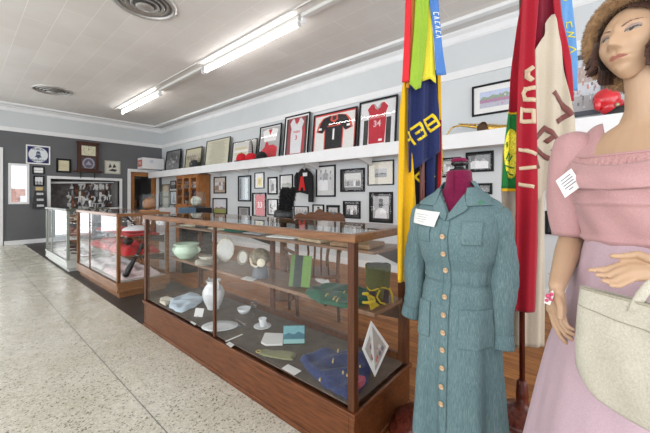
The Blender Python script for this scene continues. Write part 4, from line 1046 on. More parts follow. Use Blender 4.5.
c = MB(); c.tube([(.066 * math.cos(a * .35), .066 * math.sin(a * .35), .085 + .012 * math.sin(a)) for a in range(19)], .004, 8)
c.tube([(-.0, -.068, .085), (-.02, -.085, .05), (.0, -.09, .02), (.03, -.085, .01)], .005, 8); c.tube([(.06, -.03, .085), (.075, -.035, .05), (.078, -.03, .0)], .006, 8)
c.build('yellow_cord', M_YC, t)
p = Vector((1.50, .92, zs))
t = thing('yellow_tassel', 'yellow tasselled braid coiled at the near end of the shelf', 'tassel', (1.475, .93, zs), 0)
c = MB(); c.tube([(.03 * math.cos(a * .8) * (1 - a * .04), .035 * math.sin(a * .8), .008 + .006 * a) for a in range(13)], .008, 8); c.build('coil', M_YC, t)
c = MB()
for k in range(7): c.tube([(-.01, 0, .06), (-.03 + .01 * k, -.03, .02), (-.045 + .014 * k, -.045, .008)], .0035, 6)
c.build('fringe', M_YC, t)
# ---- flat things on the narrow upper shelf
zu = SU1 + .002
def upper(name, label, cat, y, sx, sy, h, m, x=1.56, rz=0):
    o = MB().box(-sx / 2, sx / 2, -sy / 2, sy / 2, 0, h).build(name, m, None, (x, y, zu), (0, 0, rz), bevel=.002); return tag(o, label, cat, 'papers and small things on the top shelf')
upper('brown_folder', 'brown cardboard folder at the near end of the top shelf', 'folder', 1.05, .20, .26, .022, col((.25, .15, .08), .7, var=.2), 1.54, .1)
upper('old_book', 'worn tan book lying on the top shelf next to the folder', 'book', 1.36, .17, .22, .018, col((.42, .32, .2), .7, var=.2), 1.54, -.1)
upper('white_booklet', 'open white booklet on the top shelf', 'booklet', 1.66, .2, .24, .008, M_PAPER, 1.55, .2)
upper('grey_booklet', 'grey booklet on the top shelf', 'booklet', 1.98, .18, .2, .010, col((.3, .3, .32), .6), 1.55, 0)
upper('dark_green_pouch', 'dark green pouch with red trim on the top shelf', 'pouch', 2.24, .16, .18, .03, cloth((.02, .12, .08), (.01, .06, .04)), 1.54, .3)
upper('cream_booklet', 'cream booklet on the top shelf above the helmet', 'booklet', 2.52, .18, .22, .009, col((.6, .55, .42), .7), 1.55, -.2)
upper('black_wallet', 'black wallet at the far part of the top shelf', 'wallet', 2.80, .12, .16, .02, col((.03, .03, .03), .5), 1.55, .1)
upper('cream_booklet', 'cream booklet at the far end of the top shelf', 'booklet', 3.04, .18, .2, .009, col((.62, .58, .46), .7), 1.55, .1)

# ---------------------------------------------------------------- things in the second case
M_RC = cloth((.50, .03, .03), (.33, .015, .02), (120,) * 3)
def rumple(name, label, cat, x0, x1, y0, y1, z, m, h, seed, group=None):
    rnd = random.Random(seed); a_ = rnd.uniform(0, 6)
    pts = [(x0, y0), ((x0 + x1) / 2, y0 - .01), (x1, y0), (x1, (y0 + y1) / 2), (x1, y1), ((x0 + x1) / 2, y1), (x0, y1), (x0 - .01, (y0 + y1) / 2)]
    cx, cy = (x0 + x1) / 2, (y0 + y1) / 2; N = 48; R = 10; outl = []
    for k in range(N):
        f = k * 8 / N; i = int(f); w_ = f - i; A1, B1 = pts[i % 8], pts[(i + 1) % 8]
        outl.append(((A1[0] * (1 - w_) + B1[0] * w_ - cx), (A1[1] * (1 - w_) + B1[1] * w_ - cy)))
    rings = [[(p[0], p[1], 0) for p in outl]]
    for r in range(R + 1):
        s_ = max(.02, 1 - r / R); e_ = min(1, (1 - s_) * 4)
        rings.append([(p[0] * s_, p[1] * s_, max(.001, h * math.sqrt(e_) * (.7 + .25 * math.sin(p[0] * s_ * 30 + a_ + math.sin(p[1] * s_ * 25)) + .2 * math.sin(p[1] * s_ * 40 + a_)))) for p in outl])
    o = MB().ring_loft(rings).build(name, m, None, (cx, cy, z)); return tag(o, label, cat, group)
g2 = 'clothes and cloths in the second case'
rumple('red_cloth', 'red cloth on the upper shelf of the second case, below the white hat', 'cloth', 1.43, 1.83, 4.50, 5.1, .747, M_RC, .03, 1, g2)
rumple('red_jersey', 'red jersey folded on the middle shelf of the second case, behind the bat', 'jersey', 1.40, 1.83, 4.50, 5.2, .502, M_RC, .11, 2, g2)
rumple('red_jersey', 'second red jersey farther back on the middle shelf of the second case', 'jersey', 1.40, 1.83, 5.3, 6.1, .502, M_RC, .09, 4, g2)
rumple('red_cloth', 'red cloth farther back on the upper shelf of the second case', 'cloth', 1.43, 1.83, 5.3, 6.0, .747, M_RC, .03, 5, g2)
rumple('white_lace', 'rumpled white and pink jersey on the floor of the second case', 'jersey', 1.36, 1.83, 4.48, 5.3, .20, cloth((.74, .68, .67), (.5, .34, .34), (60,) * 3), .07, 3, g2)
rumple('white_lace', 'rumpled white jersey farther back on the floor of the second case', 'jersey', 1.36, 1.83, 5.4, 6.2, .20, cloth((.75, .74, .74), (.55, .55, .56), (60,) * 3), .07, 7, g2)
t = thing('white_hat', 'flat white cap with red underside on the upper shelf of the second case', 'cap', (1.60, 4.72, .785), .3)
MB().lathe([(.02, 0), (.14, .0), (.17, .02), (.155, .04), (.09, .07), (.001, .08)], n=36, sx=1.0).build('crown', cloth((.78, .77, .78), (.6, .6, .64)), t)
MB().lathe([(.12, -.02), (.16, .0), (.172, .018), (.15, .012), (.1, .0)], n=36, caps=(False, False)).build('red_edge', M_RC, t)
M_BAT = col((.010, .009, .009), .3)
def bat(label, a, b, r0=.020, r1=.040):
    a = Vector(a); b = Vector(b); c0 = (a + b) / 2
    t = thing('baseball_bat', label, 'bat', tuple(a)); d = b - a
    MB().tube([d * 0, d * .05, d * .4, d * .7, d * .95, d * 1.0], [r0 * .7, r0, r0, r1 * .9, r1, r1 * .6], 16).build('barrel', M_BAT, t)
    MB().ball((0, 0, 0), r0 * 1.7, 14).build('knob', M_BAT, t)
    MB().tube([d * .30, d * .32], [r0 * 1.15] * 2, 14).build('tape_ring', col((.7, .7, .7), .5), t)
p = on_y(124, 281, 4.50); q = on_y(142, 246, 4.50)
bat('black baseball bat leaning diagonally in front of the red jerseys in the second case', (q.x, 4.50, q.z), (p.x, 4.485, max(p.z, .24)))
p = on_y(133, 222, 5.0); q = on_y(127, 243, 5.0)
bat('black bat crossing behind the white cap, steeper of the two', (1.50, 5.19, .79), (1.53, 5.18, 1.03), .012, .022)
bat('black bat crossing behind the white cap, slanting to the right', (1.78, 5.22, .80), (1.58, 5.27, 1.03), .012, .022)
o = MB().ball((0, 0, .05), .06, 20, sc=(1, .7, .8)).build('catcher_mitt', col((.03, .025, .022), .5, bmp=.3), None, (1.47, 4.62, .62)); tag(o, 'black leather mitt lying on the red jersey behind the bat', 'mitt')
# ---- third case: hats, seen through its near end
for k, (z, cc, nm) in enumerate([(.20, (.10, .06, .045), 'dark brown'), (.56, (.45, .25, .2), 'pinkish brown'), (.81, (.30, .2, .12), 'tan')]):
    for j in range(3):
        y = 6.82 + j * .52
        t = thing('old_hat', nm + ' hat on the ' + ['floor', 'lower shelf', 'upper shelf'][k] + ' of the farthest case, ' + ['at the near end', 'in the middle', 'at the far end'][j], 'hat', (1.52, y, z + .001), 0, 'hats in the farthest case')
        m_ = cloth(tuple(c_ * (1 - .15 * j) for c_ in cc))
        MB().lathe([(.13, .0), (.14, .01), (.085, .014), (.08, .07), (.05, .09), (.001, .085)], n=28, caps=(False, False)).build('brim_and_crown', m_, t)
        MB().lathe([(.084, .014), (.0845, .035), (.0825, .035)], n=28, caps=(False, False)).build('band', col((.65, .62, .6) if k != 1 else (.03, .03, .03), .6), t)

# ---------------------------------------------------------------- ball boxes and what stands behind the cases
M_ACR = glass_mat((.96, .98, .99), 1.25)
def ball_box(label, loc, s_, r, m, base_m, group='balls in clear boxes'):
    t = thing('ball_case', label + ' clear display box', 'display box', loc, -.35, group)
    MB().box(-s_ / 2, s_ / 2, -s_ / 2, s_ / 2, 0, .02).build('base', base_m, t, bevel=.002)
    c = MB(); th = .003
    c.box(-s_ / 2, s_ / 2, -s_ / 2, -s_ / 2 + th, .02, s_); c.box(-s_ / 2, s_ / 2, s_ / 2 - th, s_ / 2, .02, s_)
    c.box(-s_ / 2, -s_ / 2 + th, -s_ / 2, s_ / 2, .02, s_); c.box(s_ / 2 - th, s_ / 2, -s_ / 2, s_ / 2, .02, s_); c.box(-s_ / 2, s_ / 2, -s_ / 2, s_ / 2, s_ - th, s_)
    c.build('clear_cover', M_ACR, t)
    b = thing('ball', label + ' ball inside its clear box', 'ball', (loc[0], loc[1], loc[2] + .022 + r), .5, 'balls in clear boxes')
    MB().ball((0, 0, 0), r, 32).build('leather', m, b)
    c = MB()
    for ax in range(3):
        pts = []
        for k in range(33):
            a_ = 2 * PI * k / 32; p = (math.cos(a_), math.sin(a_))
            pts.append([Vector((p[0], p[1], 0)), Vector((p[0], 0, p[1])), Vector((.35 + .1 * p[0], p[0] * .93, p[1] * .93))][ax] * r * 1.002)
        c.tube(pts, r * .035, 6, caps=(False, False))
    c.build('seam', col((.05, .03, .02), .5), b)
p = on_y(152.5, 210, 4.9)
ball_box('brown basketball', (1.765, 4.72, 1.049), .24, .085, col((.30, .125, .045), .5, bmp=.3, scale=200, var=.2), M_OAK)
t_ = 5.4; zt_ = 1.25 - 10.5 * t_ / F
p = on_t(195.5, 208, t_)
t = thing('cloth_table', 'small black-draped stand behind the cases carrying the boxed white ball', 'stand', (p.x, p.y, 0), -.35)
MB().box(-.24, .24, -.2, .2, 0, zt_).build('drape', cloth((.018, .018, .02), (.01, .01, .012)), t, bevel=.012)
MB().box(-.27, -.02, -.22, .0, zt_ - .13, zt_ + .001).build('blue_cloth', cloth((.10, .17, .25), (.07, .12, .18)), t, bevel=.004)
ball_box('white and dark panelled', (p.x + .02, p.y + .02, zt_ + .002), .27, .088, col((.62, .60, .50), .4, var=.5, scale=9), col((.02, .02, .02), .4))
t = thing('clear_cube', 'empty clear plastic cube left of the boxed white ball', 'display box', (p.x - .36, p.y + .26, 0), -.35, 'balls in clear boxes')
MB().box(-.12, .12, -.12, .12, 0, zt_).build('pedestal', col((.5, .5, .5), .6), t)
MB().box(-.12, .12, -.12, .12, zt_, zt_ + .27).build('cube', glass_mat((.86, .92, .95), 1.4), t)

# tall orange-brown glazed cabinet on the right wall
M_CAB = wood((.24, .085, .022), (.50, .215, .07), .35, 'z')
CY0, CY1 = 8.25, 9.55
t = thing('glazed_cabinet', 'tall orange-brown cabinet with glass doors standing under the shelf', 'cabinet', (4.70, (CY0 + CY1) / 2, 0), 0)
hy = (CY1 - CY0) / 2
c = MB(); c.box(-.36, 0, -hy, -hy + .03, 1.0, 1.86); c.box(-.36, 0, hy - .03, hy, 1.0, 1.86); c.box(-.02, 0, -hy, hy, 1.0, 1.86); c.box(-.38, 0, -hy - .01, hy + .01, 1.84, 1.885)
c.build('upper_body', M_CAB, t, bevel=.004)
c = MB(); c.box(-.43, 0, -hy, hy, .05, .96); c.box(-.46, 0, -hy - .01, hy + .01, .96, 1.0); c.build('lower_body', M_CAB, t, bevel=.006)
for k in range(3):
    ya, yb = -hy + .03 + k * (2 * hy - .06) / 3, -hy + .03 + (k + 1) * (2 * hy - .06) / 3
    Mx = Matrix.Rotation(-PI / 2, 4, 'Z')
    c = MB(); w_ = yb - ya - .006
    for (y0, y1, z0, z1) in ((ya, ya + .05, 1.0, 1.84), (yb - .05, yb, 1.0, 1.84), (ya + .05, yb - .05, 1.0, 1.05), (ya + .05, yb - .05, 1.79, 1.84), (ya + .05, yb - .05, 1.6, 1.63)): c.box(-.38, -.36, y0 + .002, y1 - .002, z0, z1)
    dd = c.build('door', M_CAB, t, bevel=.002)
    MB().box(-.372, -.368, ya + .05, yb - .05, 1.05, 1.79).build('pane', M_GLASS, dd)
    MB().ball((-.39, ya + .03, 1.4), .014, 10).build('knob', col((.4, .3, .1), .3, .8), dd)
for z in (1.25, 1.5): MB().box(-.34, -.02, -hy + .03, hy - .03, z, z + .02).build('shelf', M_CAB, t)
rnd = random.Random(12)
for zi, z in enumerate((1.002, 1.272, 1.522)):
    for j in range(5):
        y = CY0 + .16 + j * .24; hgt = rnd.uniform(.10, .19)
        o = MB().box(-.06, .06, -.075, .075, 0, hgt).build('cabinet_book', col(rnd.choice([(.6, .6, .6), (.12, .1, .1), (.3, .1, .08), (.65, .62, .55), (.2, .22, .25)]), .6), None, (4.50, y, z)); tag(o, '%s boxed book on the %s shelf inside the orange-brown cabinet' % (ORD[4 - j], ['bottom', 'middle', 'top'][zi]), 'book', 'books inside the cabinet')

# carved chairs behind the near case
M_CHR = wood((.055, .02, .008), (.17, .065, .025), .3, 'x')
def chair(label, loc, rz, back=True):
    t = thing('carved_chair', label, 'chair', loc, rz, 'carved chairs behind the near case')
    c = MB(); c.box(-.24, .24, -.24, .24, .42, .46); c.build('seat', M_CHR, t, bevel=.012)
    for sx in (-1, 1):
        c = MB(); c.tube([(sx * .21, -.21, .0), (sx * .21, -.21, .2), (sx * .21, -.21, .43)], [.018, .026, .022], 12); c.build('front_leg', M_CHR, t)
        c = MB(); c.tube([(sx * .21, .27, 0), (sx * .21, .22, .42), (sx * .215, .25, .75), (sx * .22, .30, 1.02)], [.018, .022, .02, .02], 10); c.build('rear_leg', M_CHR, t)
        c = MB(); c.tube([(sx * .23, .24, .70), (sx * .27, .1, .71), (sx * .27, -.1, .70), (sx * .25, -.2, .68), (sx * .24, -.22, .62), (sx * .22, -.19, .55), (sx * .22, -.19, .45)], .018, 10); c.build('arm', M_CHR, t)
    pts = [(-.27, 0), (-.25, .06)]
    for k in range(21):
        x = -.24 + .48 * k / 20; pts.append((x, .075 + .022 * abs(math.sin(k * PI / 4)) + .04 * math.exp(-(x / .07) ** 2)))
    pts += [(.25, .06), (.27, 0), (.2, -.02), (0, .01), (-.2, -.02)]
    c = MB(); c.prism(pts, -.015, .015, 0, T(0, .30, 1.0)); c.build('carved_crest', M_CHR, t, bevel=.005)
    for x in (-.12, -.04, .04, .12):
        c = MB(); c.tube([(x, .22, .46), (x * .8, .24, .7), (x * 1.1, .295, 1.0)], .011, 8); c.build('spindle', M_CHR, t)
    return t
p = on_t(319.5, 217, 3.05)
chair('carved brown armchair whose crest shows above the near case top', (p.x + .167, p.y + .249, 0), 2.55)
# feathered hat on a black pedestal
p = on_t(283.5, 216, 3.9)
zh = EYE - 21.5 * 3.9 / F
o = MB().lathe([(.16, 0), (.16, .03), (.05, .06), (.04, zh - .06), (.13, zh - .03), (.13, zh)], n=28).build('pedestal_stand', M_CHR, None, (p.x, p.y, 0)); tag(o, 'turned brown stand behind the case holding the feathered hat', 'stand')
t = thing('plumed_hat', 'black hat with a tall shaggy black feather plume standing behind the near case', 'hat', (p.x, p.y, zh + .001), 0)
M_FUR = cloth((.012, .012, .014), (.004, .004, .005)); K = 3.9 / F
c = MB(); c.lathe([(9.3 * K, .5 * K), (9.8 * K, 2 * K), (9.5 * K, 5.5 * K), (8.2 * K, 8.5 * K), (.001, 8.8 * K)], n=32, sx=1, caps=(True, False)); c.build('crown', col((.012, .013, .015), .35), t)
c = MB(); c.grid(lambda a, b: (math.cos(2 * PI * a) * (9 + 2 * b) * K, math.sin(2 * PI * a) * (9 + 2 * b) * K, (.8 - .8 * b) * K), 32, 2); c.build('brim', col((.01, .01, .01), .4), t, solid=.004)
def tufts(c, fn, n, L, r, seed, sag=.4):
    rnd = random.Random(seed)
    for k in range(n):
        p, d = fn(rnd)
        d = (d + Vector((rnd.uniform(-.5, .5), rnd.uniform(-.5, .5), rnd.uniform(-.6, .3)))).normalized()
        l = L * rnd.uniform(.6, 1.2)
        a = d.orthogonal().normalized(); b = d.cross(a)
        q = p + d * l * .6 + Vector((0, 0, -sag * l * .15)); e_ = p + d * l + Vector((0, 0, -sag * l * .5))
        vs_ = [p + a * r, p - a * r * .5 + b * r * .87, p - a * r * .5 - b * r * .87, q + a * r * .7, q - a * r * .35 + b * r * .6, q - a * r * .35 - b * r * .6, e_]
        c.add(vs_, [(0, 1, 4, 3), (1, 2, 5, 4), (2, 0, 3, 5), (3, 4, 6), (4, 5, 6), (5, 3, 6)], 0, True)
c = MB()
ax = [Vector((1.5 * K, 0, 8 * K)), Vector((3.5 * K, 0, 18 * K)), Vector((4.0 * K, 0, 26 * K)), Vector((6 * K, 0, 30 * K)), Vector((7 * K, 0, 22 * K))]
ax = [RGT * a.x + Vector((0, 0, a.z)) for a in ax]
c.tube(ax[:4], [5 * K, 6 * K, 6 * K, 2.5 * K], 12)
def fn(rnd):
    f = rnd.uniform(0, 2.8); i = int(f); p = ax[i].lerp(ax[i + 1], f - i); a = rnd.uniform(0, 2 * PI)
    d = Vector((math.cos(a), math.sin(a), rnd.uniform(-.2, .5))).normalized(); return p + d * 4.5 * K, d
tufts(c, fn, 1500, 4.5 * K, .5 * K, 4, .8)
c.build('feather_plume', M_FUR, t)

# ================================================================ FLAGS ON POLES
def interp(rows, v):
    if v <= rows[0][0]: return rows[0][1], rows[0][2]
    for a, b in zip(rows, rows[1:]):
        if v <= b[0]:
            f = (v - a[0]) / (b[0] - a[0]); return a[1] + (b[1] - a[1]) * f, a[2] + (b[2] - a[2]) * f
    return rows[-1][1], rows[-1][2]
class Cloth:
    """a hanging cloth at a real distance t0 from the camera plane, rippled in depth"""
    def __init__(s, root, t0, amp, k, ph, lean=0):
        s.r = root; s.t0 = t0; s.amp = amp; s.k = k; s.ph = ph; s.lean = lean
    def pos(s, u, v, dt=0):
        lat = (u - 325) / F * s.t0; z = EYE + (197 - v) / F * s.t0
        w_ = .5 + .5 * min(1, max(0, (v + 60) / 200))
        t = s.t0 + s.amp * w_ * math.sin(s.k * (u + .03 * v) + s.ph) + .25 * s.amp * math.sin(s.k * 2.3 * u + .02 * v + s.ph * 2) + s.lean * (v - 100) / F + dt
        return W(t, lat, z) - s.r.location
    def panel(s, name, rows, mat_, nu=14, bottom=None, th=.0025, label=None):
        v0, v1 = rows[0][0], rows[-1][0]; nv = max(4, int((v1 - v0) / 4))
        def f(a, b):
            v = v0 + (v1 - v0) * b; l, r = interp(rows, v); u = l + (r - l) * a
            if bottom: v = v0 + (v - v0) * (1 + (bottom(a) / (v1 - v0)))
            return s.pos(u, v)
        o = MB().grid(f, nu, nv).build(name, mat_, s.r, solid=th)
        if label: o['label'] = label
        return o
    def strokes(s, name, lst, wd, m, dt=-.004):
        c = MB()
        for (a, b) in lst:
            ax_, av = a; bx, bv = b; L = math.hypot(bx - ax_, bv - av); nx, nv = -(bv - av) / L * wd / 2, (bx - ax_) / L * wd / 2
            n = max(2, int(L / 2)); ex, ev = (bx - ax_) / L * wd / 2, (bv - av) / L * wd / 2
            a2 = (ax_ - ex * .9, av - ev * .9); b2 = (bx + ex * .9, bv + ev * .9)
            vs_ = []; fs = []
            for i in range(n + 1):
                f = i / n; cu = a2[0] + (b2[0] - a2[0]) * f; cv = a2[1] + (b2[1] - a2[1]) * f
                for q in (-1, 0, 1): vs_.append(s.pos(cu + nx * q, cv + nv * q, dt))
            for i in range(n):
                for q in (0, 1):
                    k = i * 3 + q; fs.append((k, k + 1, k + 4, k + 3))
            c.add(vs_, fs, 0, True)
        return c.build(name, m, s.r, solid=.0012)
M_MAH = wood((.045, .008, .006), (.16, .035, .02), .25, 'z')
M_YEL = cloth((.74, .44, .012), (.58, .32, .008)); M_NAVY = cloth((.018, .028, .11), (.010, .015, .06)); M_REDF = cloth((.36, .008, .022), (.24, .005, .015))
M_CRIM = cloth((.22, .005, .024), (.14, .004, .016)); M_CRM = cloth((.50, .43, .34), (.42, .36, .28)); M_BLUER = cloth((.075, .20, .50), (.05, .14, .38), rough=.5)
M_GRN2 = cloth((.28, .43, .03), (.20, .33, .02), rough=.5); M_YEL2 = cloth((.70, .62, .04), (.55, .48, .03), rough=.5)
M_LET = cloth((.82, .62, .03), (.65, .46, .02)); M_CLET = cloth((.60, .47, .32), (.48, .36, .25)); M_BRL = cloth((.20, .075, .065), (.14, .05, .045))
def pole_and_base(t, r_base):
    MB().cyl((0, 0, .1), (0, 0, 2.62), .0135, n=16).build('pole', M_MAH, t)
    MB().lathe([(.0005, 2.62), (.02, 2.63), (.032, 2.66), (.02, 2.70), (.001, 2.76)], n=20, caps=(False, False)).build('finial', M_GOLD, t)
    k = r_base
    MB().lathe([(k, 0), (k, .03), (k * .97, .045), (k * .86, .055), (k * .80, .075), (k * .82, .09), (k * .62, .115), (k * .35, .13), (k * .16, .16), (.03, .20), (.025, .27), (.016, .28)], n=48).build('base', M_MAH, t)
p = W(1.63, (424 - 325) / F * 1.6, 0)
t = thing('flag_banner', 'navy and yellow banner with yellow block letters and bright ribbons on a dark wooden pole', 'flag', (p.x, p.y, 0))
pole_and_base(t, .17)
C = Cloth(t, 1.665, .010, .35, 1.0)
C.panel('dark_cloth', [(70, 409, 437), (150, 411, 438), (212, 412, 438)], cloth((.010, .010, .016), (.005, .005, .008)))
C.strokes('letter_stroke', [((420.5, 171), (414.5, 177)), ((414.5, 177), (420, 182.5)), ((427, 181.5), (433, 176.5)), ((428, 190), (428.5, 192.5))], 2.2, M_LET)
C2 = Cloth(t, 1.655, .006, .5, 0)
C2.panel('navy_fold', [(150, 426, 436), (200, 426, 436)], M_NAVY, 6)
C2 = Cloth(t, 1.655, .006, .6, 1.4)
C2.panel('red_fold', [(120, 436.5, 441), (165, 435, 441), (196, 434.5, 440)], M_REDF, 6)
C2 = Cloth(t, 1.668, .004, .5, .2)
C2.panel('yellow_edge', [(74, 437, 441), (110, 438.5, 441.5), (160, 440.5, 442.5), (196, 437, 441)], M_YEL, 4)
CB = Cloth(t, 1.585, .014, .42, 2.2)
CB.panel('navy_banner', [(-30, 411, 430), (40, 409, 433), (83, 407.5, 435.5), (110, 407.5, 438.5), (150, 409, 440.5), (151, 409.2, 440.5)], M_NAVY, 26, bottom=lambda a: 22 * (1 - a))
B_ = lambda x, y: (390 + x / 7.22, 110 + y / 7.22)
CB.strokes('letter_b', [(B_(303, 38), B_(352, 110)), (B_(303, 38), B_(245, 80)), (B_(352, 110), B_(298, 150)), (B_(328, 76), B_(270, 118)), (B_(245, 80), B_(268, 114)), (B_(272, 120), B_(296, 150))], 2.6, M_LET)
CB.strokes('letter_e', [(B_(208, 100), B_(262, 180)), (B_(208, 100), B_(152, 138)), (B_(262, 180), B_(206, 216)), (B_(234, 140), B_(192, 168))], 2.6, M_LET)
CB.strokes('letter_a', [(B_(130, 168), B_(180, 244)), (B_(152, 204), B_(130, 222))], 2.4, M_LET)
CY = Cloth(t, 1.60, .012, .55, .6)
CY.panel('yellow_cloth', [(72, 404, 408.5), (110, 400, 408), (150, 399, 411.5), (170, 398.5, 413), (200, 398, 415.5), (240, 397.5, 417), (282, 397.5, 419)], M_YEL, 16)
C5 = Cloth(t, 1.545, .007, .5, 0)
C5.panel('red_ribbon', [(-50, 406, 411), (0, 405.8, 411), (50, 404, 410), (82, 402.3, 408.6)], cloth((.66, .02, .03), (.45, .01, .02), rough=.5), 8)
C6 = Cloth(t, 1.56, .004, .5, 0)
C6.panel('orange_ribbon', [(-50, 410.5, 417), (0, 411, 416), (30, 411, 414), (88, 406, 409)], cloth((.62, .27, .04), (.5, .2, .03), rough=.5), 6)
C7 = Cloth(t, 1.535, .007, .4, 1.0)
C7.panel('green_ribbon', [(-50, 416, 430), (0, 415.5, 429), (30, 414, 427.5), (60, 411.5, 424.5), (85, 409.6, 421.2)], M_GRN2, 14, bottom=lambda a: (3 - 4 * abs(a - .5) * 2 + 3 * a) * 1.2)
C8 = Cloth(t, 1.55, .006, .5, 2.0)
C8.panel('yellow_ribbon', [(-50, 427, 431), (0, 427, 430), (15, 426, 430.5), (60, 424, 435), (81, 422.3, 436.3)], M_YEL2, 12, bottom=lambda a: (-3 * (1 - 2 * abs(a - .5))) + 2 * a)
C9 = Cloth(t, 1.54, .005, .5, .4)
C9.panel('blue_ribbon', [(-50, 428, 437), (0, 429.5, 438.5), (30, 433, 441), (60, 435, 444), (75, 436.5, 446)], M_BLUER, 10)
st = []
for k in range(6):
    v = 13 + k * 4.6; u = 436 + k * .55
    st += [((u - 2.6, v), (u + 2.6, v + .6)), ((u - 2.6, v + 2.2), (u + 2.6, v + .6))] if k % 2 else [((u - 2.6, v), (u + 2.6, v + .3)), ((u + 2.6, v + .3), (u + 2.4, v + 2.2)), ((u - 2.6, v), (u - 2.4, v + 2.2))]
C9.strokes('ribbon_lettering', st, .7, col((.75, .78, .72), .4), -.003)

p = W(1.66, (529.5 - 325) / F * 1.6, 0)
t = thing('flag_banner', 'red and cream banner with block letters, green band with gold seal and one blue ribbon', 'flag', (p.x, p.y, 0))
pole_and_base(t, .17)
D1 = Cloth(t, 1.70, .008, .4, 0)
D1.panel('cream_lining', [(150, 503, 545), (192, 502, 545), (240, 505, 545), (300, 508, 545.5), (347, 509, 545)], M_CRM, 24)
D2 = Cloth(t, 1.64, .010, .5, 1.2)
D2.panel('red_edge_cloth', [(-50, 524, 534), (0, 521, 533), (60, 513, 524), (112.5, 507.5, 520)], M_REDF, 10)
D2.panel('yellow_stripe', [(112, 507.5, 520), (114.5, 507.2, 520)], M_YEL, 10)
M_GRF = cloth((.015, .20, .04), (.01, .12, .025))
D2.panel('green_band', [(114, 507.2, 520), (150, 503, 520), (188.5, 501, 518)], M_GRF, 14)
D2.panel('yellow_hem', [(188.5, 501, 518), (191.5, 501, 518)], M_YEL, 10)
c = MB()
def seal(a, b):
    th = 2 * PI * a; return D2.pos(511 + 8.2 * b * math.cos(th), 153.5 + 25 * b * math.sin(th), -.004)
c.grid(seal, 36, 6); c.build('gold_seal', col((.72, .60, .03), .7, var=.5, scale=140), t, solid=.001)
D2.strokes('seal_emblem', [((505.5, 143), (505.6, 147)), ((505, 159), (508, 152)), ((507, 161), (510, 154)), ((509, 163), (512, 156)), ((504, 166), (513, 168)), ((506, 172), (512, 175))], 1.3, M_GRF, -.0065)
D3 = Cloth(t, 1.605, .012, .30, .5)
D3.panel('red_cloth', [(-50, 527, 545), (0, 522.5, 538), (50, 519.5, 533.5), (85, 517.5, 534.5), (120, 516.5, 535.5), (180, 516, 537), (240, 516.2, 539.5), (312, 516.5, 536.3)], M_REDF, 18)
E = lambda x, y: (490 + x / 7.22, 60 + y / 7.22)
D3.strokes('cream_letter', [(E(296, 62), E(272, 80)), (E(272, 80), E(272, 118)), (E(272, 118), E(292, 142))], 4.2, M_CLET)
D3.strokes('cream_letter', [(E(306, 205), E(262, 208)), (E(262, 208), E(246, 240)), (E(246, 240), E(258, 282)), (E(258, 282), E(308, 292))], 4.2, M_CLET)
D3.strokes('cream_letter', [(E(232, 355), E(304, 372)), (E(232, 355), E(228, 440)), (E(304, 372), E(306, 448)), (E(228, 440), E(306, 448))], 4.2, M_CLET)
E2 = lambda x, y: (490 + x / 7.22, 120 + y / 7.22)
D3.strokes('cream_letter', [(E2(215, 215), E2(260, 220)), (E2(260, 220), E2(315, 246))], 3.6, M_CLET)
D3.strokes('cream_letter', [(E2(222, 350), E2(312, 342))], 3.6, M_CLET)
D3.strokes('cream_letter', [((520, 184.3), (531, 186.6))], 3.6, M_CLET)
D4 = Cloth(t, 1.645, .008, .4, 2.2)
D4.panel('crimson_back', [(-50, 530, 560), (0, 529, 560), (50, 531, 566), (100, 552, 573), (101, 560, 573.6)], M_CRIM, 20)
D4b = Cloth(t, 1.615, .003, .4, 2.2)
D4b.panel('red_binding', [(-50, 550, 557), (0, 553, 559.5), (15, 554, 562), (60, 564, 571), (101, 569.5, 574.2)], M_REDF, 6)
D5 = Cloth(t, 1.61, .011, .32, 2.6)
D5.panel('cream_cloth', [(15, 551.5, 553.5), (22, 546, 556), (34, 546, 558.5), (50, 533.6, 562.5), (80, 534, 567), (100, 534.5, 570), (120, 535, 573.6), (138, 535.3, 574), (152, 535.8, 569), (168, 536, 561), (185, 536, 549), (200, 537.5, 540)], M_CRM, 34)
D5.strokes('brown_letter', [(E(460, 245), E(520, 312)), (E(520, 312), E(574, 388)), (E(574, 388), E(492, 440))], 5.0, M_BRL)
D5.strokes('brown_letter', [(E2(338, 122), E2(398, 58)), (E2(398, 58), E2(470, 128)), (E2(455, 112), E2(412, 152)), (E2(480, 185), E2(446, 222)), (E2(332, 205), E2(412, 275)), (E2(332, 290), E2(346, 338))], 4.6, M_BRL)
D6 = Cloth(t, 1.655, .005, .4, 0)
D6.panel('blue_ribbon', [(-50, 556, 570), (0, 559, 572), (30, 563.5, 575), (60, 567, 577), (91, 571, 577)], cloth((.12, .30, .58), (.08, .21, .44), rough=.5), 12)
D6.strokes('ribbon_lettering', [((563, 1), (566, .3)), ((566.2, 23), (570.5, 22)), ((566, 23), (566.4, 28)), ((570.5, 22), (571.3, 27)), ((567, 32), (573, 33)), ((573, 33), (568, 36.5)), ((568, 36.5), (574, 37.5)), ((568.5, 46), (575, 50)), ((575, 50), (569, 53.5))], 1.1, M_YEL2, -.003)

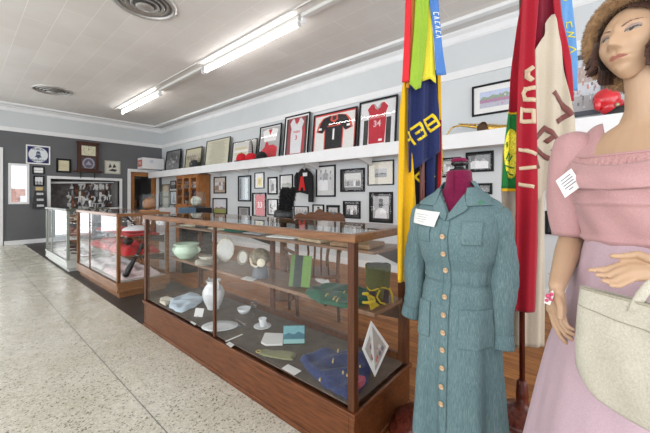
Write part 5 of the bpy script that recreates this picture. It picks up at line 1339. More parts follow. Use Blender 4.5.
# ================================================================ DRESS FORM WITH THE DENIM DRESS
FX = Vector((1.453, .448, 0)); FRZ = math.radians(-95.8)
t = thing('dress_form', 'maroon velvet dress form on a thin stand, inside the blue dress', 'dress form', tuple(FX), FRZ)
m, nt, b = new_mat('denim')
f1 = noise(nt, tex_coord(nt, scale=(420, 420, 26)), 1.0, 2, .7)
f2 = noise(nt, tex_coord(nt, scale=(5, 5, 3)), 1.0, 4, .6)
ad = nt.nodes.new('ShaderNodeMath'); ad.operation = 'MULTIPLY_ADD'; nt.links.new(f1, ad.inputs[0]); ad.inputs[1].default_value = .7
m2 = nt.nodes.new('ShaderNodeMath'); m2.operation = 'MULTIPLY'; m2.inputs[1].default_value = .3; nt.links.new(f2, m2.inputs[0]); nt.links.new(m2.outputs[0], ad.inputs[2])
nt.links.new(ramp(nt, ad.outputs[0], [(.32, (.075, .128, .145)), (.5, (.118, .190, .203)), (.68, (.20, .275, .28))]), b.inputs['Base Color'])
b.inputs['Roughness'].default_value = .85; b.inputs['Specular IOR Level'].default_value = .2
bump(nt, b, ad.outputs[0], .25, .003)
M_DEN = m
M_VEL = cloth((.20, .008, .055), (.11, .004, .03)); 
# (z, half width, half depth, depth offset)
LV = [(.215, .180, .158, 0), (.40, .174, .150, 0), (.60, .166, .138, 0), (.74, .160, .128, 0), (.84, .152, .115, 0), (.885, .139, .102, 0), (.93, .142, .105, 0),
      (1.02, .166, .122, -.008), (1.09, .176, .128, -.010), (1.15, .182, .108, -.004), (1.20, .186, .082, 0), (1.228, .168, .070, .002), (1.25, .130, .064, .004), (1.275, .088, .060, .006), (1.292, .072, .058, .008)]
def lv(z):
    if z <= LV[0][0]: return LV[0][1:]
    for a, b_ in zip(LV, LV[1:]):
        if z <= b_[0]:
            f = (z - a[0]) / (b_[0] - a[0]); f = f * f * (3 - 2 * f) if z < 1.0 else f
            return tuple(a[i] + (b_[i] - a[i]) * f for i in (1, 2, 3))
    return LV[-1][1:]
def fold(th, z):
    g = max(0, (.88 - z) / .66)
    return 1 + g * (.12 * math.sin(5 * th + .8) + .06 * math.sin(9 * th + 2.1 + 1.5 * z) + .03 * math.sin(14 * th)) + .010 * math.sin(11 * th + 3 * z) + .008 * math.sin(23 * th) * max(0, 1 - abs(z - .92) * 8) 
def surf(th, z, off=0):
    a, b_, o = lv(z); k = fold(th, z)
    x, y = math.cos(th), math.sin(th)
    # a slightly squarer section than an ellipse
    n = (abs(x) ** 2.4 + abs(y) ** 2.4) ** (-1 / 2.4)
    return Vector(((a * k + off) * x * n, (b_ * k + off) * y * n + o, z))
def front(x, z, off=.006):
    a, b_, o = lv(z); r = max(-.97, min(.97, x / a)); th = -PI / 2
    lo, hi = -PI, 0
    for _ in range(30):
        mid = (lo + hi) / 2
        if surf(mid, z).x < x: lo = mid
        else: hi = mid
    return surf((lo + hi) / 2, z, off)
# the form itself
c = MB(); n = 48
zs_ = [.70 + .59 * k / 22 for k in range(23)]
rings = [[surf(2 * PI * k / n, z, -.012) for k in range(n)] for z in zs_]
for (z, a, b_) in ((1.31, .058, .054), (1.34, .054, .052), (1.362, .053, .051), (1.368, .045, .045)):
    rings.append([Vector((a * math.cos(2 * PI * k / n), b_ * math.sin(2 * PI * k / n) + .008, z)) for k in range(n)])
c.ring_loft(rings); c.build('torso', M_VEL, t)
MB().lathe([(.040, 1.368), (.040, 1.374), (.022, 1.378), (.018, 1.388), (.03, 1.392), (.034, 1.402), (.028, 1.412), (.001, 1.414)], c=(0, .008, 0), n=28, caps=(True, False)).build('neck_cap', col((.02, .018, .02), .25, .3), t)
MB().lathe([(.03, 1.405), (.035, 1.415), (.026, 1.424), (.001, 1.427)], c=(0, .008, 0), n=28, caps=(True, False)).build('maroon_knob', M_VEL, t)
MB().box(-.0015, .0015, -.056 + .008, -.05, 1.19, 1.362).build('seam_line', col((.05, .003, .015), .8), t)
MB().cyl((0, 0, .04), (0, 0, .72), .014, n=14).build('stand_pole', col((.03, .03, .03), .35, .6), t)
c = MB()
for a_ in (0.3, 2.4, 4.6):
    c.tube([(0, 0, .09), (math.cos(a_) * .06, math.sin(a_) * .06, .05), (math.cos(a_) * .16, math.sin(a_) * .16, .012)], [.012, .011, .012], 8)
o = c.build('stand_foot', col((.03, .03, .03), .35, .6), t)
# the dress
d = thing('denim_dress', 'faded blue denim shirt dress with a button front, worn by the dress form', 'dress', tuple(FX), FRZ)
nth, nz = 220, 130
z0_, z1_ = .215, 1.292
def body(a, b_):
    th = 2 * PI * a - PI / 2; z = z0_ + (z1_ - z0_) * b_
    p = surf(th, z)
    if b_ < .02: p.z += .012 * math.sin(4 * th)
    return p
def keep(a, b_):
    th = 2 * PI * a - PI / 2; z = z0_ + (z1_ - z0_) * b_; p = surf(th, z)
    return not (p.y < .02 and z > 1.178 and abs(p.x) < (z - 1.178) * .60)
MB().grid(body, nth, nz, 0, True, keep).build('dress_body', M_DEN, d, solid=.003)
def drape(poly, off=.007, N=26):
    """fill a polygon in (x, z) with small faces that follow the front of the dress"""
    bm = bmesh.new(); vs_ = [bm.verts.new((x, 0, z)) for x, z in poly]; bm.faces.new(vs_)
    xs = [p[0] for p in poly]; zz = [p[1] for p in poly]
    for axis, lo, hi in (((1, 0, 0), min(xs), max(xs)), ((0, 0, 1), min(zz), max(zz))):
        k = max(2, int((hi - lo) / .006))
        for i in range(1, k):
            q = lo + (hi - lo) * i / k; co = Vector(axis) * q
            bmesh.ops.bisect_plane(bm, geom=bm.verts[:] + bm.edges[:] + bm.faces[:], plane_co=co, plane_no=axis)
    bm.verts.index_update(); v = []
    for q in bm.verts: v.append(front(q.co.x, q.co.z, off(q.co.x, q.co.z) if callable(off) else off))
    fs = [[q.index for q in f.verts] for f in bm.faces]; bm.free()
    return v, fs
def patch(name, poly, mat_, off=.007, th=.003, label=None):
    v, fs = drape(poly, off); o = MB().add(v, fs, 0, True).build(name, mat_, d, solid=th)
    if label: o['label'] = label
    return o
# placket, collar, lapels, pockets
patch('button_placket', [(-.024, .22), (.016, .22), (.014, .60), (.014, 1.12), (.010, 1.178), (-.016, 1.178), (-.018, .6)], M_DEN, .005)
for s_ in (-1, 1):
    patch('collar', [(s_ * .050, 1.288), (s_ * .074, 1.290), (s_ * .128, 1.250), (s_ * .150, 1.218), (s_ * .070, 1.212), (s_ * .062, 1.222), (s_ * .054, 1.25)], M_DEN, .013, .005)
    patch('lapel', [(s_ * .048, 1.262), (s_ * .062, 1.222), (s_ * .074, 1.205), (s_ * .058, 1.186), (s_ * .004, 1.150), (s_ * .002, 1.176)], M_DEN, .011, .005)
c = MB()
def stand(a, b_):
    th = PI * a * 1.0; z = 1.282 + .036 * b_
    return Vector(((.072 - .008 * b_) * math.cos(th), (.060 - .004 * b_) * math.sin(th) + .008, z))
c.grid(stand, 30, 4); c.build('collar_stand', M_DEN, d, solid=.006)
c = MB()
def rollc(a, b_):
    th = -0.35 + (PI + .7) * a; r = 1 + .5 * b_ ; z = 1.318 - .045 * b_ ** 1.3
    return Vector(((.064 + .03 * b_) * math.cos(th), (.056 + .022 * b_) * math.sin(th) + .008, z))
c.grid(rollc, 36, 6); c.build('collar', M_DEN, d, solid=.005)
patch('chest_pocket', [(.062, 1.150), (.135, 1.152), (.133, 1.058), (.066, 1.056)], M_DEN, .006)
patch('chest_pocket', [(-.135, 1.125), (-.066, 1.125), (-.066, 1.056), (-.133, 1.058)], M_DEN, .005)
patch('hip_pocket', [(.052, .792), (.150, .800), (.160, .650), (.055, .640)], M_DEN, .006)
patch('hip_pocket', [(-.150, .792), (-.070, .792), (-.070, .640), (-.160, .640)], M_DEN, .006)
patch('waist_seam', [(-.132, .884), (.132, .884), (.132, .890), (-.132, .890)], M_DEN, .004, .002)
patch('name_card', [(-.158, 1.196), (-.030, 1.184), (-.040, 1.122), (-.162, 1.132)], M_PAPER, .017, .0015, 'white name card pinned to the chest')
for k, (x0, x1) in enumerate([(-.140, -.078), (-.132, -.084), (-.136, -.080), (-.124, -.092)]):
    patch('card_text', [(x0, 1.174 - k * .010), (x1, 1.170 - k * .010), (x1, 1.168 - k * .010), (x0, 1.172 - k * .010)], col((.35, .35, .38), .8), .0186, .0003)
patch('green_emblem', [(.098, 1.228), (.110, 1.238), (.122, 1.228), (.110, 1.219)], col((.06, .20, .12), .8), .0165, .001)
M_BTN = col((.50, .34, .20), .35, var=.3, scale=90)
for k, z in enumerate([1.085, 1.012, .94, .83, .757, .684, .614, .54, .465, .395]):
    p = front(-.004, z, .010); bt = MB(); bt.lathe([(.0105, 0), (.011, .003), (.008, .0045), (.0075, .0035), (.001, .0035)], n=20)
    o = bt.build('button', M_BTN, d, tuple(p), (PI / 2, 0, 0))
# sleeves
for s_, cuff, nm in ((-1, (-.236, .0, .665), 0), (1, (.176, .0, .650), 0)):
    A = Vector(((.132 if s_ > 0 else -.150), .0, 1.182)); pts = []; rd = []
    cf = Vector(cuff)
    for k in range(25):
        f = k / 24
        p = A.lerp(cf, f) + Vector((s_ * .030 * math.sin(min(1, f * 1.3) * PI) ** .8, .012 * math.sin(f * PI * 1.1), .020 * math.sin(f * PI) * (1 - f)))
        r = .050 + .018 * math.exp(-((f - .06) / .10) ** 2) + .006 * math.exp(-((f - .5) / .2) ** 2) - .004 * f
        if f > .90: r -= .006
        pts.append(p); rd.append(r * (1 + .03 * math.sin(k * 2.1)))
    c = MB(); nn = 36; rings = []
    for k, (p, r) in enumerate(zip(pts, rd)):
        dd = (pts[min(k + 1, 24)] - pts[max(k - 1, 0)]).normalized(); a_ = dd.cross(Vector((0, 1, 0))).normalized(); b2 = a_.cross(dd).normalized()
        fl = .8
        rings.append([p + (a_ * math.cos(2 * PI * j / nn) + b2 * fl * math.sin(2 * PI * j / nn)) * r * (1 + .035 * math.sin(5 * 2 * PI * j / nn + k * .25) + .02 * math.sin(9 * 2 * PI * j / nn - k * .2)) for j in range(nn)])
    c.ring_loft(rings, caps=(True, False)); c.build('sleeve', M_DEN, d, solid=.0025)
    c = MB(); rg = []
    dd = (pts[-1] - pts[-4]).normalized(); a_ = dd.cross(Vector((0, 1, 0))).normalized(); b2 = a_.cross(dd).normalized()
    for q, rr in ((-.045, .0445), (-.043, .0470), (.008, .0475), (.012, .0465), (.010, .043)):
        rg.append([pts[-1] + dd * q + (a_ * math.cos(2 * PI * j / nn) + b2 * .8 * math.sin(2 * PI * j / nn)) * rr for j in range(nn)])
    c.ring_loft(rg, caps=(False, False)); c.build('cuff', M_DEN, d)

# ================================================================ THE MANNEQUIN IN THE PINK DRESS
MT, ML = .845, .875                                  # where she stands (forward, sideways from the camera)
FOOT = W(MT, ML, 0)
mq = thing('mannequin', 'female mannequin with brown hair looking to the left, in a pink dress', 'mannequin', tuple(FOOT))
def L_(t_, lat, z): return W(t_, lat, z) - Vector((FOOT.x, FOOT.y, 0))
SKIN = (.47, .305, .195)
M_SKIN = col(SKIN, .42, var=.03, scale=8, spec=.35)
AX = (FWD * .94 - RGT * .34).normalized()             # towards her right side
AY = (-FWD * .34 - RGT * .94).normalized()            # the way her chest faces
def TB(a, b_, z): return AX * a + AY * b_ + Vector((0, 0, z))
# ---- head
HC = L_(.842, .842, 1.664)
Ry = -FWD                                            # head-local x, y, z axes: x = her left, -y = the way she looks
Mh = Matrix((( -FWD.x, RGT.x, 0, HC.x), (-FWD.y, RGT.y, 0, HC.y), (0, 0, 1, HC.z), (0, 0, 0, 1))) @ Matrix.Rotation(.25, 4, 'Z') @ Matrix.Rotation(-.17, 4, 'X') @ Matrix.Rotation(-.03, 4, 'Y')
def gs(v, c_, s_): return math.exp(-((v - c_) / s_) ** 2)
def sstep(a, b_, v):
    v = max(0, min(1, (v - a) / (b_ - a))); return v * v * (3 - 2 * v)
def head_pt(th, ph):
    """th = 0 looks along -y"""
    x, y, z = math.sin(ph) * math.sin(th), -math.sin(ph) * math.cos(th), math.cos(ph)
    X, Y, Z = x * .072, y * .092, z * .112
    lo = sstep(.0, -.112, Z)
    X *= 1 - .36 * lo ** 1.3
    if Y < 0: Y *= 1 - .10 * (1 - abs(x)) 
    if Z < -.02 and y > -.35: Z = -.02 + (Z + .02) * (1 - .45 * sstep(-.35, .3, y))
    if Y > 0 and Z > -.03: Y *= 1.02
    fr = sstep(.15, -.35, y)
    d = 0
    nz = sstep(.022, -.034, Z) * (1 if Z > -.034 else math.exp(-((Z + .034) / .0065) ** 2))
    wn_ = .0075 + .0035 * sstep(0, -.03, Z)
    d += .0235 * nz * gs(X, 0, wn_) + .004 * gs(X, 0, .008) * gs(Z, .02, .012)
    d += .0065 * (gs(X, .0115, .0055) + gs(X, -.0115, .0055)) * gs(Z, -.036, .006)
    for s_ in (-1, 1):
        d -= .0095 * gs(X, s_ * .031, .016) * gs(Z, .001, .011)
        d += .0062 * gs(X, s_ * .032, .0115) * gs(Z, -.001, .0065)
        d += .0032 * gs(X, s_ * .030, .018) * gs(Z, .019, .007)
        d += .0050 * gs(X, s_ * .045, .017) * gs(Z, -.028, .018)
    d += .0055 * gs(X, 0, .019) * gs(Z, -.0560, .0045) * (1 - .25 * gs(X, 0, .004))
    d += .0065 * gs(X, 0, .016) * gs(Z, -.0665, .005)
    d -= .0045 * gs(X, 0, .020) * gs(Z, -.0610, .0020)
    d -= .003 * gs(X, 0, .02) * gs(Z, -.077, .005)
    d += .0085 * gs(X, 0, .018) * gs(Z, -.093, .012)
    d -= .0015 * gs(X, 0, .003) * gs(Z, -.048, .006)
    return Vector((X, Y - d * fr, Z)), d
face = MB(); NU, NV = 260, 190
vsf = []; prm = []
for j in range(NV + 1):
    ph = .02 + (PI - .04) * j / NV
    for i in range(NU):
        # denser towards the face
        f = i / NU * 2 - 1; th = PI * (.55 * f + .45 * f ** 3)
        q, dd = head_pt(th, ph); prm.append(q); vsf.append(Mh @ q)
fsf = []; msf = []
def face_mat(q):
    X, Y, Z = q
    if Y > -.03: return 0
    ax_ = abs(X)
    # lips
    if abs(X) < .0205:
        k = 1 - (X / .0205) ** 2
        up = -.0610 + .0058 * k ** .8 - .0018 * gs(X, 0, .004); dn = -.0615 - .0072 * k ** .7
        if dn < Z < up: return 2 if abs(Z + .0612) < .0007 else 1
    e = (ax_ - .032) / .0150
    if abs(e) < 1:
        zc = -.0005 + .0022 * e
        upl = zc + .0058 * (1 - e * e) ** .8; dnl = zc - .0042 * (1 - e * e)
        if dnl < Z < upl:
            if Z > upl - .0016: return 4
            dxi = X - math.copysign(.0335 if X < 0 else .0300, X); r = math.hypot(dxi, Z - zc - .0006)
            return 4 if r < .0021 else (6 if r < .0046 else 3)
        if upl <= Z < upl + .0014: return 4
        if upl < Z < upl + .0075: return 5
    if .012 < ax_ < .052:
        e = (ax_ - .012) / .04; zb = .0135 + .0085 * math.sin(e * PI * .62) ; th_ = .0024 * (1 - e * .75)
        if abs(Z - zb) < th_: return 7
    return 0
for j in range(NV):
    for i in range(NU):
        a = j * NU + i; b2 = j * NU + (i + 1) % NU
        fsf.append((a, b2, b2 + NU, a + NU))
        q = (prm[a] + prm[b2] + prm[b2 + NU] + prm[a + NU]) / 4; msf.append(face_mat(q))
cap0 = tuple(range(NU)); 
# ---- neck, shoulders, chest, arms and hands, grown together by remeshing
b0 = MB(); n = 28
def ering(cx, cy, z, a, b_, tilt=0): return [TB(cx + a * math.cos(2 * PI * k / n), cy + b_ * math.sin(2 * PI * k / n), z + tilt * math.sin(2 * PI * k / n)) for k in range(n)]
rings = [ering(0, 0, .80, .16, .12), ering(0, 0, .95, .165, .12), ering(0, 0, 1.08, .120, .095), ering(0, .005, 1.20, .140, .11), ering(0, .015, 1.27, .150, .125), ering(0, .005, 1.34, .155, .10),
         ering(0, -.005, 1.40, .150, .075), ering(0, -.01, 1.435, .110, .062), ering(0, -.008, 1.458, .066, .056), ering(0, .0, 1.49, .048, .050), ering(0, .010, 1.54, .043, .047), ering(0, .022, 1.60, .043, .047), ering(0, .02, 1.64, .04, .04)]
b0.ring_loft(rings)
SH = L_(1.005, .800, 1.395); EL = L_(1.000, .788, 1.118); WR = L_(.880, .652, 1.000)
b0.capsule(SH, SH.lerp(EL, .5), .050, .042, 16); b0.capsule(SH.lerp(EL, .5), EL, .042, .034, 16)
b0.capsule(EL, EL.lerp(WR, .35), .034, .033, 16); b0.capsule(EL.lerp(WR, .35), WR, .033, .0205, 16)
def PX(u, v, t_): p = on_t(u, v, t_); return Vector((p.x - FOOT.x, p.y - FOOT.y, p.z))
def finger(c, pts, r):
    for i in range(len(pts) - 1):
        c.capsule(pts[i], pts[i + 1], r * (1 - .12 * i), r * (1 - .12 * (i + 1)), 12)
# her right hand, hanging
KN = [PX(550.5, 309, .900), PX(554.5, 311, .885), PX(558.5, 311.5, .870), PX(562, 311, .855)]
for k, (kn) in enumerate(KN):
    b0.capsule(WR.lerp(kn, .02), kn, .0165, .0115, 12)
hand_r = [
    [KN[0], PX(554.5, 324, .885), PX(560, 335, .875), PX(566, 343, .868)],
    [KN[1], PX(559.5, 325, .870), PX(565, 334, .858), PX(572, 339.5, .850)],
    [KN[2], PX(562.5, 324, .856), PX(567, 331, .846), PX(573.5, 334.5, .838)],
    [KN[3], PX(564.5, 321, .842), PX(568, 327, .834), PX(573.5, 329.5, .828)]]
for k, f in enumerate(hand_r): finger(b0, f, [.0088, .0088, .0084, .0076][k])
finger(b0, [PX(556.5, 296, .868), PX(560.5, 306, .842), PX(560.5, 318, .828)], .0108)
# her left arm comes from the right side, the hand over the bag
SL = L_(.672, .935, 1.395); E2_ = L_(.575, .945, 1.14); W2_ = L_(.640, .745, 1.098)
b0.capsule(SL, E2_, .050, .035, 16); b0.capsule(E2_, W2_, .034, .0215, 16)
K2 = [PX(634, 262.5, .690), PX(632, 267.5, .684), PX(633, 272, .678), PX(637, 276.5, .674)]
for kn in K2: b0.capsule(W2_, kn, .0175, .0108, 12)
finger(b0, [K2[0], PX(621, 264.5, .700), PX(606, 269, .712), PX(590, 270.3, .722)], .0086)
finger(b0, [K2[1], PX(619, 270.5, .692), PX(608, 275.5, .700), PX(597, 275.0, .706)], .0086)
finger(b0, [K2[2], PX(622, 276.5, .682), PX(612, 281.5, .686), PX(603, 280.5, .690)], .0084)
finger(b0, [K2[3], PX(628, 281.5, .672), PX(619, 286.0, .674), PX(611, 285.5, .678)], .0074)
finger(b0, [PX(650, 259, .662), PX(638, 254.0, .680), PX(625, 256.0, .695), PX(612, 256.0, .705)], .0094)
tmp = b0.build('tmp', M_SKIN)
md = tmp.modifiers.new('r', 'REMESH'); md.mode = 'VOXEL'; md.voxel_size = .0032; md.use_smooth_shade = True
ms = tmp.modifiers.new('s', 'SMOOTH'); ms.iterations = 3; ms.factor = .5
bpy.context.view_layer.update()
em = tmp.evaluated_get(bpy.context.evaluated_depsgraph_get()).to_mesh()
bd = MB(); bd.add([v.co.copy() for v in em.vertices], [tuple(p.vertices) for p in em.polygons], 0, True)
bpy.data.objects.remove(tmp)
bd.add(vsf, fsf, 0, True)
for i, mm in enumerate(msf): bd.m[len(bd.m) - len(msf) + i] = mm
lip = col((.40, .165, .12), .35, var=.05); 
bd.build('body', [M_SKIN, lip, col((.16, .04, .035), .5), col((.27, .245, .21), .3), col((.025, .015, .012), .4), col((.27, .19, .165), .5, var=.05), col((.09, .07, .04), .15), col((.13, .065, .045), .6)], mq, fix=False)
MB().tube([PX(548, 273.2, .95), PX(550, 274.3, .925), PX(556, 276, .915), PX(562.5, 275.5, .92), PX(564.5, 274, .935)], .0007, 6).build('wrist_seam', col((.2, .12, .07), .6), mq)
MB().cyl((0, 0, 0), (0, 0, .82), .02, n=14).build('stand_pole', col((.4, .4, .4), .3, .8), mq)
MB().lathe([(.18, 0), (.18, .008), (.16, .014), (.02, .02)], n=40).build('stand_plate', col((.4, .4, .4), .3, .8), mq)
# ---- hair: a brown bob that frames the face
M_HAIR = cloth((.085, .032, .018), (.022, .010, .007), (40, 40, 420), .45, .4)
h = MB()
def hair_pt(a, b_):
    th = -PI + 2 * PI * a; ph = .02 + 2.28 * b_
    q, _ = head_pt(th, min(ph, 2.1))
    k = 1.10 + .05 * sstep(.5, 2, ph) + .012 * math.sin(th * 34 + 3 * ph) + .010 * math.sin(th * 61)
    x, y, z = q.x * (k + .10 * sstep(1.2, 2.1, ph)), q.y * k, q.z * 1.10
    if ph > 2.1: z -= (ph - 2.1) * .20; x *= 1 + .1 * (ph - 2.1)
    return Mh @ Vector((x, y, z))
def hair_keep(a, b_):
    th = -PI + 2 * PI * a; ph = .02 + 2.28 * b_
    lim = .10 + .98 * sstep(.90, 1.32, ph) - .22 * sstep(1.7, 2.2, ph) + .05 * math.sin(ph * 9)
    return not (ph > .95 and abs(th) < lim)
h.grid(hair_pt, 150, 60, 0, True, hair_keep)
rnd = random.Random(2)
for k in range(70):                                    # curls along the lower edge and beside the cheeks
    s_ = rnd.choice([-1, 1]); th = s_ * rnd.uniform(.98, 2.6); ph = rnd.uniform(1.5, 2.0)
    q, _ = head_pt(th, ph); q = Vector((q.x * 1.22, q.y * 1.16, q.z * 1.08)); pts = []
    for i in range(7):
        f = i / 6
        pts.append(Mh @ (q + Vector((-s_ * .006 * math.sin(f * 4), -.018 * f * f * (1 if abs(th) < 1.6 else -.3), -.045 * f))))
    h.tube(pts, [.004, .006, .0065, .006, .005, .0035, .001], 6)
for s_ in (-1, 1):
    for k in range(9):                                 # pointed strands on the cheeks
        q = Vector((s_ * (.066 + .002 * k), -.045 + .009 * k, .02))
        h.tube([Mh @ (q + Vector((s_ * .002, -.001, 0))), Mh @ (q + Vector((s_ * .006, -.004, -.035))), Mh @ (q + Vector((s_ * .002, -.012, -.066))), Mh @ (q + Vector((-s_ * .008, -.022 , -.080)))], [.008, .009, .007, .001], 7)
h.build('hair', M_HAIR, mq, solid=.002)
# ---- hat with a furry brim
ht = thing('fur_hat', 'tan furry hat with a wide rolled brim framing the mannequin face', 'hat', tuple(FOOT))
m, nt, b = new_mat('tan_fur')
f_ = noise(nt, tex_coord(nt), 60, 4, .7)
nt.links.new(ramp(nt, f_, [(.3, (.17, .085, .032)), (.7, (.40, .235, .11))]), b.inputs['Base Color']); b.inputs['Roughness'].default_value = .95; b.inputs['Sheen Weight'].default_value = .3
M_TAN = m
HO = Mh @ Vector((0, .0, 0))
MR = Mh @ Matrix.Translation((.010, -.012, .000)) @ Matrix.Rotation(.62, 4, 'X')     # ring lies in the local x, z plane
RAD = .113
c = MB()
def ringpt(a, r, y):
    sn = math.sin(a); return MR @ Vector((math.cos(a) * (RAD * 1.02 + r), y, sn * (RAD * (1.05 if sn > 0 else 1.08) + r)))
rg = []
for k in range(64):
    a = 2 * PI * k / 64
    rg.append([ringpt(a, .019 * math.cos(2 * PI * j / 14), .019 * math.sin(2 * PI * j / 14)) for j in range(14)])
rg.append(rg[0]); c.ring_loft(rg, caps=(False, False))
def fnh(rnd):
    a = rnd.uniform(0, 2 * PI); w_ = rnd.uniform(-PI, PI); p = ringpt(a, .0175 * math.cos(w_), .0175 * math.sin(w_))
    o_ = ringpt(a, 0, 0); return p, (p - o_).normalized()
tufts(c, fnh, 6000, .008, .0010, 8, .5)
c.build('fur_brim', M_TAN, ht)
c = MB()
def crown(a, b_):
    ph = b_ * PI / 2; r = (RAD + .004) * math.cos(ph) ** .8 
    sn = math.sin(2 * PI * a); return MR @ Vector((math.cos(2 * PI * a) * r * 1.02, .10 * math.sin(ph) + .005, sn * r * (1.05 if sn > 0 else 1.08)))
c.grid(crown, 48, 12)
c.build('crown', cloth((.10, .055, .03), (.04, .022, .014)), ht, solid=.004)

# ---- the pink dress
M_PINK = cloth((.50, .29, .29), (.42, .235, .24), (300,) * 3, .55, .12); M_PINK2 = cloth((.56, .33, .32), (.38, .19, .19), (300, 300, 20), .6, .3)
M_LIL = cloth((.50, .365, .41), (.42, .30, .35), (300,) * 3, .6, .12)
pd = thing('pink_dress', 'pale pink satin dress with gathered neckline and wide skirt, worn by the mannequin', 'dress', tuple(FOOT))
WAIST = 1.135
def skirt_r(z):
    tb = [(.30, .325), (.50, .285), (.65, .256), (.79, .226), (.93, .186), (1.03, .158), (1.10, .138), (WAIST + .01, .130)]
    if z <= tb[0][0]: return tb[0][1]
    for a, b_ in zip(tb, tb[1:]):
        if z <= b_[0]: f = (z - a[0]) / (b_[0] - a[0]); return a[1] + (b_[1] - a[1]) * f
    return tb[-1][1]
def sk(a, b_):
    th = 2 * PI * a; z = WAIST + .01 - (WAIST + .01 - .30) * b_; g = min(1, max(0, (1.08 - z) * 1.4))
    r = skirt_r(z) * (1 + g * (.030 * math.sin(5 * th + .5) + .022 * math.sin(9 * th + 1 + z * 2) + .008 * math.sin(21 * th)) + .010 * math.sin(17 * th) * math.exp(-((z - 1.05) / .06) ** 2))
    return TB(r * math.cos(th), r * (.97) * math.sin(th), z)
MB().grid(sk, 200, 70).build('skirt', M_LIL, pd, solid=.003)
# bodice from waist to the gathered yoke
def bprof(z):
    tb = [(WAIST - .01, .131, .122, 0), (1.17, .140, .126, .005), (1.22, .150, .134, .010), (1.27, .158, .140, .014), (1.31, .162, .130, .012), (1.345, .164, .116, .006), (1.375, .163, .098, .0), (1.40, .156, .084, -.004)]
    for a, b_ in zip(tb, tb[1:]):
        if z <= b_[0]: f = (z - a[0]) / (b_[0] - a[0]); return [a[i] + (b_[i] - a[i]) * f for i in (1, 2, 3)]
    return tb[-1][1:]
def bpt(th, z, off=0):
    a, b_, o = bprof(z); return TB((a + off) * math.cos(th), (b_ + off) * math.sin(th) + o, z)
def bod(z0, z1, fr):
    def f(a, b_):
        th = 2 * PI * a; z = z0 + (z1 - z0) * b_; return bpt(th, z, fr(th, z))
    return f
MB().grid(bod(WAIST - .012, 1.30, lambda th, z: .004 + .003 * math.sin(9 * th + 40 * z) + .006 * math.exp(-((z - 1.235) / .006) ** 2) + .008 * math.exp(-((z - WAIST) / .008) ** 2)), 150, 50).build('bodice', M_PINK, pd, solid=.003)
def neck_top(th):      # scooped front, higher at the shoulders and back
    s_ = math.sin(th); return 1.362 + (.040 if s_ < 0 else .040 * (1 - s_) ** 1.5) + .0
def yoke(a, b_):
    th = 2 * PI * a; z = 1.29 + (neck_top(th) - 1.29) * b_
    return bpt(th, z, .006 + .0035 * math.sin(64 * th) * math.sin(PI * min(1, b_ + .1)))
MB().grid(yoke, 300, 16).build('gathered_yoke', M_PINK2, pd, solid=.002)
c = MB(); pts = [bpt(2 * PI * k / 80, neck_top(2 * PI * k / 80), .008) for k in range(81)]; c.tube(pts, .0035, 8, caps=(False, False)); c.build('neck_binding', M_PINK, pd)
# wide folded collar band across the chest
def band(a, b_):
    th = 2 * PI * a; s_ = math.sin(th); z = 1.268 + .012 * abs(math.cos(th)) + .062 * b_ + .05 * (1 - max(0, s_)) * b_
    return bpt(th, min(z, 1.40), .014 + .010 * math.sin(PI * b_) + .0015 * math.sin(11 * th + 6 * b_))
MB().grid(band, 140, 14).build('collar_band', M_PINK, pd, solid=.004)
# sleeves
for (A, B2, nm) in ((SH, EL, 0), (SL, E2_, 1)):
    c = MB(); nn = 44; rings = []
    top = A + Vector((0, 0, .018)); bot = A.lerp(B2, .97)
    dd0 = (bot - top).normalized()
    for k in range(22):
        f = k / 21; p = top.lerp(bot, f) + Vector((0, 0, .0))
        out = (AX if nm == 0 else -AX) * .004 * math.sin(PI * f)
        p = p + out
        r = .056 + .011 * math.sin(PI * min(1, f * 1.05)) ** .8 - .004 * f
        a_ = dd0.cross(AY).normalized(); b2 = a_.cross(dd0).normalized()
        rings.append([p + (a_ * math.cos(2 * PI * j / nn) + b2 * math.sin(2 * PI * j / nn)) * r * (1 + .030 * math.sin(5 * 2 * PI * j / nn + k * .22) * math.sin(PI * f) + .02 * math.sin(8 * 2 * PI * j / nn - k * .3)) for j in range(nn)])
    ring0 = rings[0]; dome = [[top + (q - top) * fr_ - dd0 * .045 * math.sqrt(1 - fr_ * fr_) for q in ring0] for fr_ in (.3, .6, .82, .95)]; rings = dome + rings
    rings.append([q.lerp(bot, .10) + Vector((0, 0, .004)) for q in rings[-1]])
    c.ring_loft(rings, caps=(True, False)); c.build('sleeve', M_PINK, pd, solid=.003)
# draped shoulder flap
c = MB()
def flap(a, b_):
    TP = [PX(603, 124, .955), PX(585, 139, .98), PX(567, 168, .985)]; BT_ = [PX(606, 153, .90), PX(589, 166, .905), PX(569, 182, .915)]
    def qb(P, a): return P[0] * (1 - a) ** 2 + (P[1] * 2 - (P[0] + P[2]) * .5) * 2 * a * (1 - a) + P[2] * a * a
    p = qb(TP, a).lerp(qb(BT_, a), b_)
    return p + (-FWD * .008 - RGT * .006) * math.sin(PI * b_) * (1 + .5 * math.sin(a * 9)) + Vector((0, 0, .01 * math.sin(PI * a)))
c.grid(flap, 24, 12); c.build('shoulder_flap', M_PINK, pd, solid=.004)
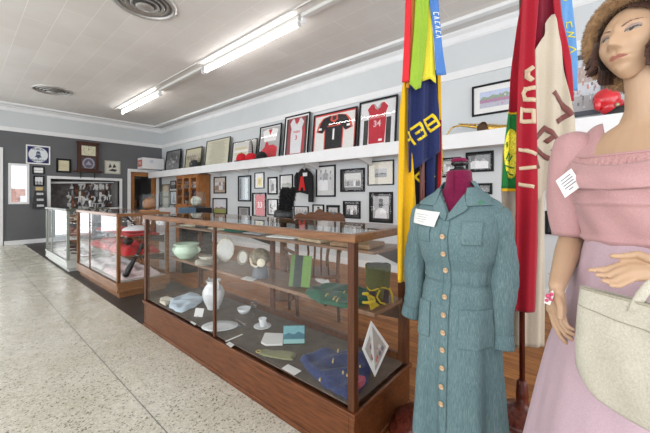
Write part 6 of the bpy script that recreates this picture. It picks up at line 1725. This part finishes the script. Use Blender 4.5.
# card tag on the shoulder
P4 = [PX(555.7, 180.8, .885), PX(571.4, 168.3, .885), PX(582.5, 185.4, .868), PX(565, 197.9, .868)]
c = MB(); e = (-FWD * .77 - RGT * .64) * .0012
c.add(P4 + [p + e for p in P4], [(0, 1, 2, 3), (7, 6, 5, 4), (0, 4, 5, 1), (1, 5, 6, 2), (2, 6, 7, 3), (3, 7, 4, 0)], 0)
def cq(fx, fz): return (P4[0].lerp(P4[1], fx)).lerp(P4[3].lerp(P4[2], fx), fz)
for k in range(5):
    f = .17 + k * .15; x1 = [.80, .84, .80, .84, .60][k]; x0 = [.2, .16, .2, .2, .35][k]
    vs_ = [cq(x0, f) + e * 1.3, cq(x1, f) + e * 1.3, cq(x1, f + .045) + e * 1.3, cq(x0, f + .045) + e * 1.3]
    c.add(vs_, [(0, 1, 2, 3)], 1)
o = c.build('description_tag', [M_PAPER, col((.12, .12, .16), .8)], pd); o['label'] = 'white card tag with lines of small print'

# ---- white bag hanging from the left hand
t = thing('handbag', 'cream white fabric handbag hanging below the mannequin left hand', 'bag', tuple(FOOT))
M_BAG = cloth((.56, .53, .45), (.42, .39, .31), (240,) * 3, .85, .35, 14)
BT0, BL0 = .765, .624; BT1, BL1 = .545, .688
bd_ = Vector((BT1 - BT0, BL1 - BL0)); nrm = Vector((-bd_.y, bd_.x)).normalized()
if nrm.y > 0: nrm = -nrm
def bagp(a, b_, s_):
    w0 = .5 - .5 * (1 + .10 * math.sin(PI * b_ * .8)) * 1; f = w0 + a * (1 + .10 * math.sin(PI * b_ * .8))
    z = 1.034 - .255 * b_
    lowc = max(0, b_ - .72) / .28; f = .5 + (f - .5) * (1 - .16 * lowc ** 2.2)
    z += .02 * (abs(a - .5) * 2) ** 3 * lowc
    th = s_ * (.006 + .024 * math.sin(PI * min(1, b_ * .95 + .02)) ** .7) * (1 - (abs(a - .5) * 2) ** 6)
    th += .0025 * math.sin(a * 17 + b_ * 6) * math.sin(b_ * 9) * (1 if abs(a - .5) < .48 else 0)
    q = Vector((BT0 + bd_.x * f + nrm.x * th, BL0 + bd_.y * f + nrm.y * th))
    return L_(q.x, q.y, z)
c = MB()
c.grid(lambda a, b_: bagp(a, b_, 1), 40, 40); c.grid(lambda a, b_: bagp(a, b_, -1), 40, 40)
c.add([bagp(i / 40, 1, 1) for i in range(41)] + [bagp(i / 40, 1, -1) for i in range(41)], [(i, i + 1, i + 42, i + 41) for i in range(40)], 0, True)
for ed in (0, 1): c.add([bagp(ed, i / 40, 1) for i in range(41)] + [bagp(ed, i / 40, -1) for i in range(41)], [(i, i + 1, i + 42, i + 41) for i in range(40)], 0, True)
c.build('pouch', M_BAG, t, solid=.002)
c = MB(); c.tube([bagp(i / 30, .012, 1) for i in range(31)], .0035, 6); c.tube([bagp(i / 30, .17 + .05 * i / 30, 1.12) for i in range(31)], .0012, 6); c.build('top_seam', cloth((.40, .37, .29), (.3, .27, .2)), t)
# strap from the pouch up over the hand
c = MB(); pts = [PX(632.5, 313, .650), PX(636.5, 304, .650), PX(641.5, 295, .652), PX(648, 287, .655), PX(657, 279, .655), PX(664, 268, .650), PX(669, 254, .640), PX(676, 246, .632), PX(690, 262, .61), PX(700, 285, .585), PX(704, 312, .57)]
c.tube(pts, .0095, 8, flat=.4); c.build('strap', M_BAG, t)
# butterfly sticker at the wrist
c = MB(); S_ = [PX(544, 303, .868), PX(545, 295, .870), PX(549, 293.5, .866), PX(553, 290, .862), PX(554, 295, .858), PX(552, 300, .858), PX(550, 305, .860)]
e = (-FWD * .8 - RGT * .6) * .0015
c.add(S_ + [p + e for p in S_], [tuple(range(7)), tuple(range(13, 6, -1))] + [(j, (j + 1) % 7, (j + 1) % 7 + 7, j + 7) for j in range(7)], 0)
cc_ = sum(S_, Vector()) / 7
for dx, dz, r in ((-.004, .004, .0075), (.006, .009, .006), (-.008, -.008, .005), (.003, -.005, .006)):
    c.ball(cc_ + e * 1.2 + RGT * dx + Vector((0, 0, dz)), r, 12, 1, (.9, .9, .9), None)
o = c.build('pink_sticker', [M_PAPER, col((.55, .07, .16), .5, var=.3, scale=200)], mq)
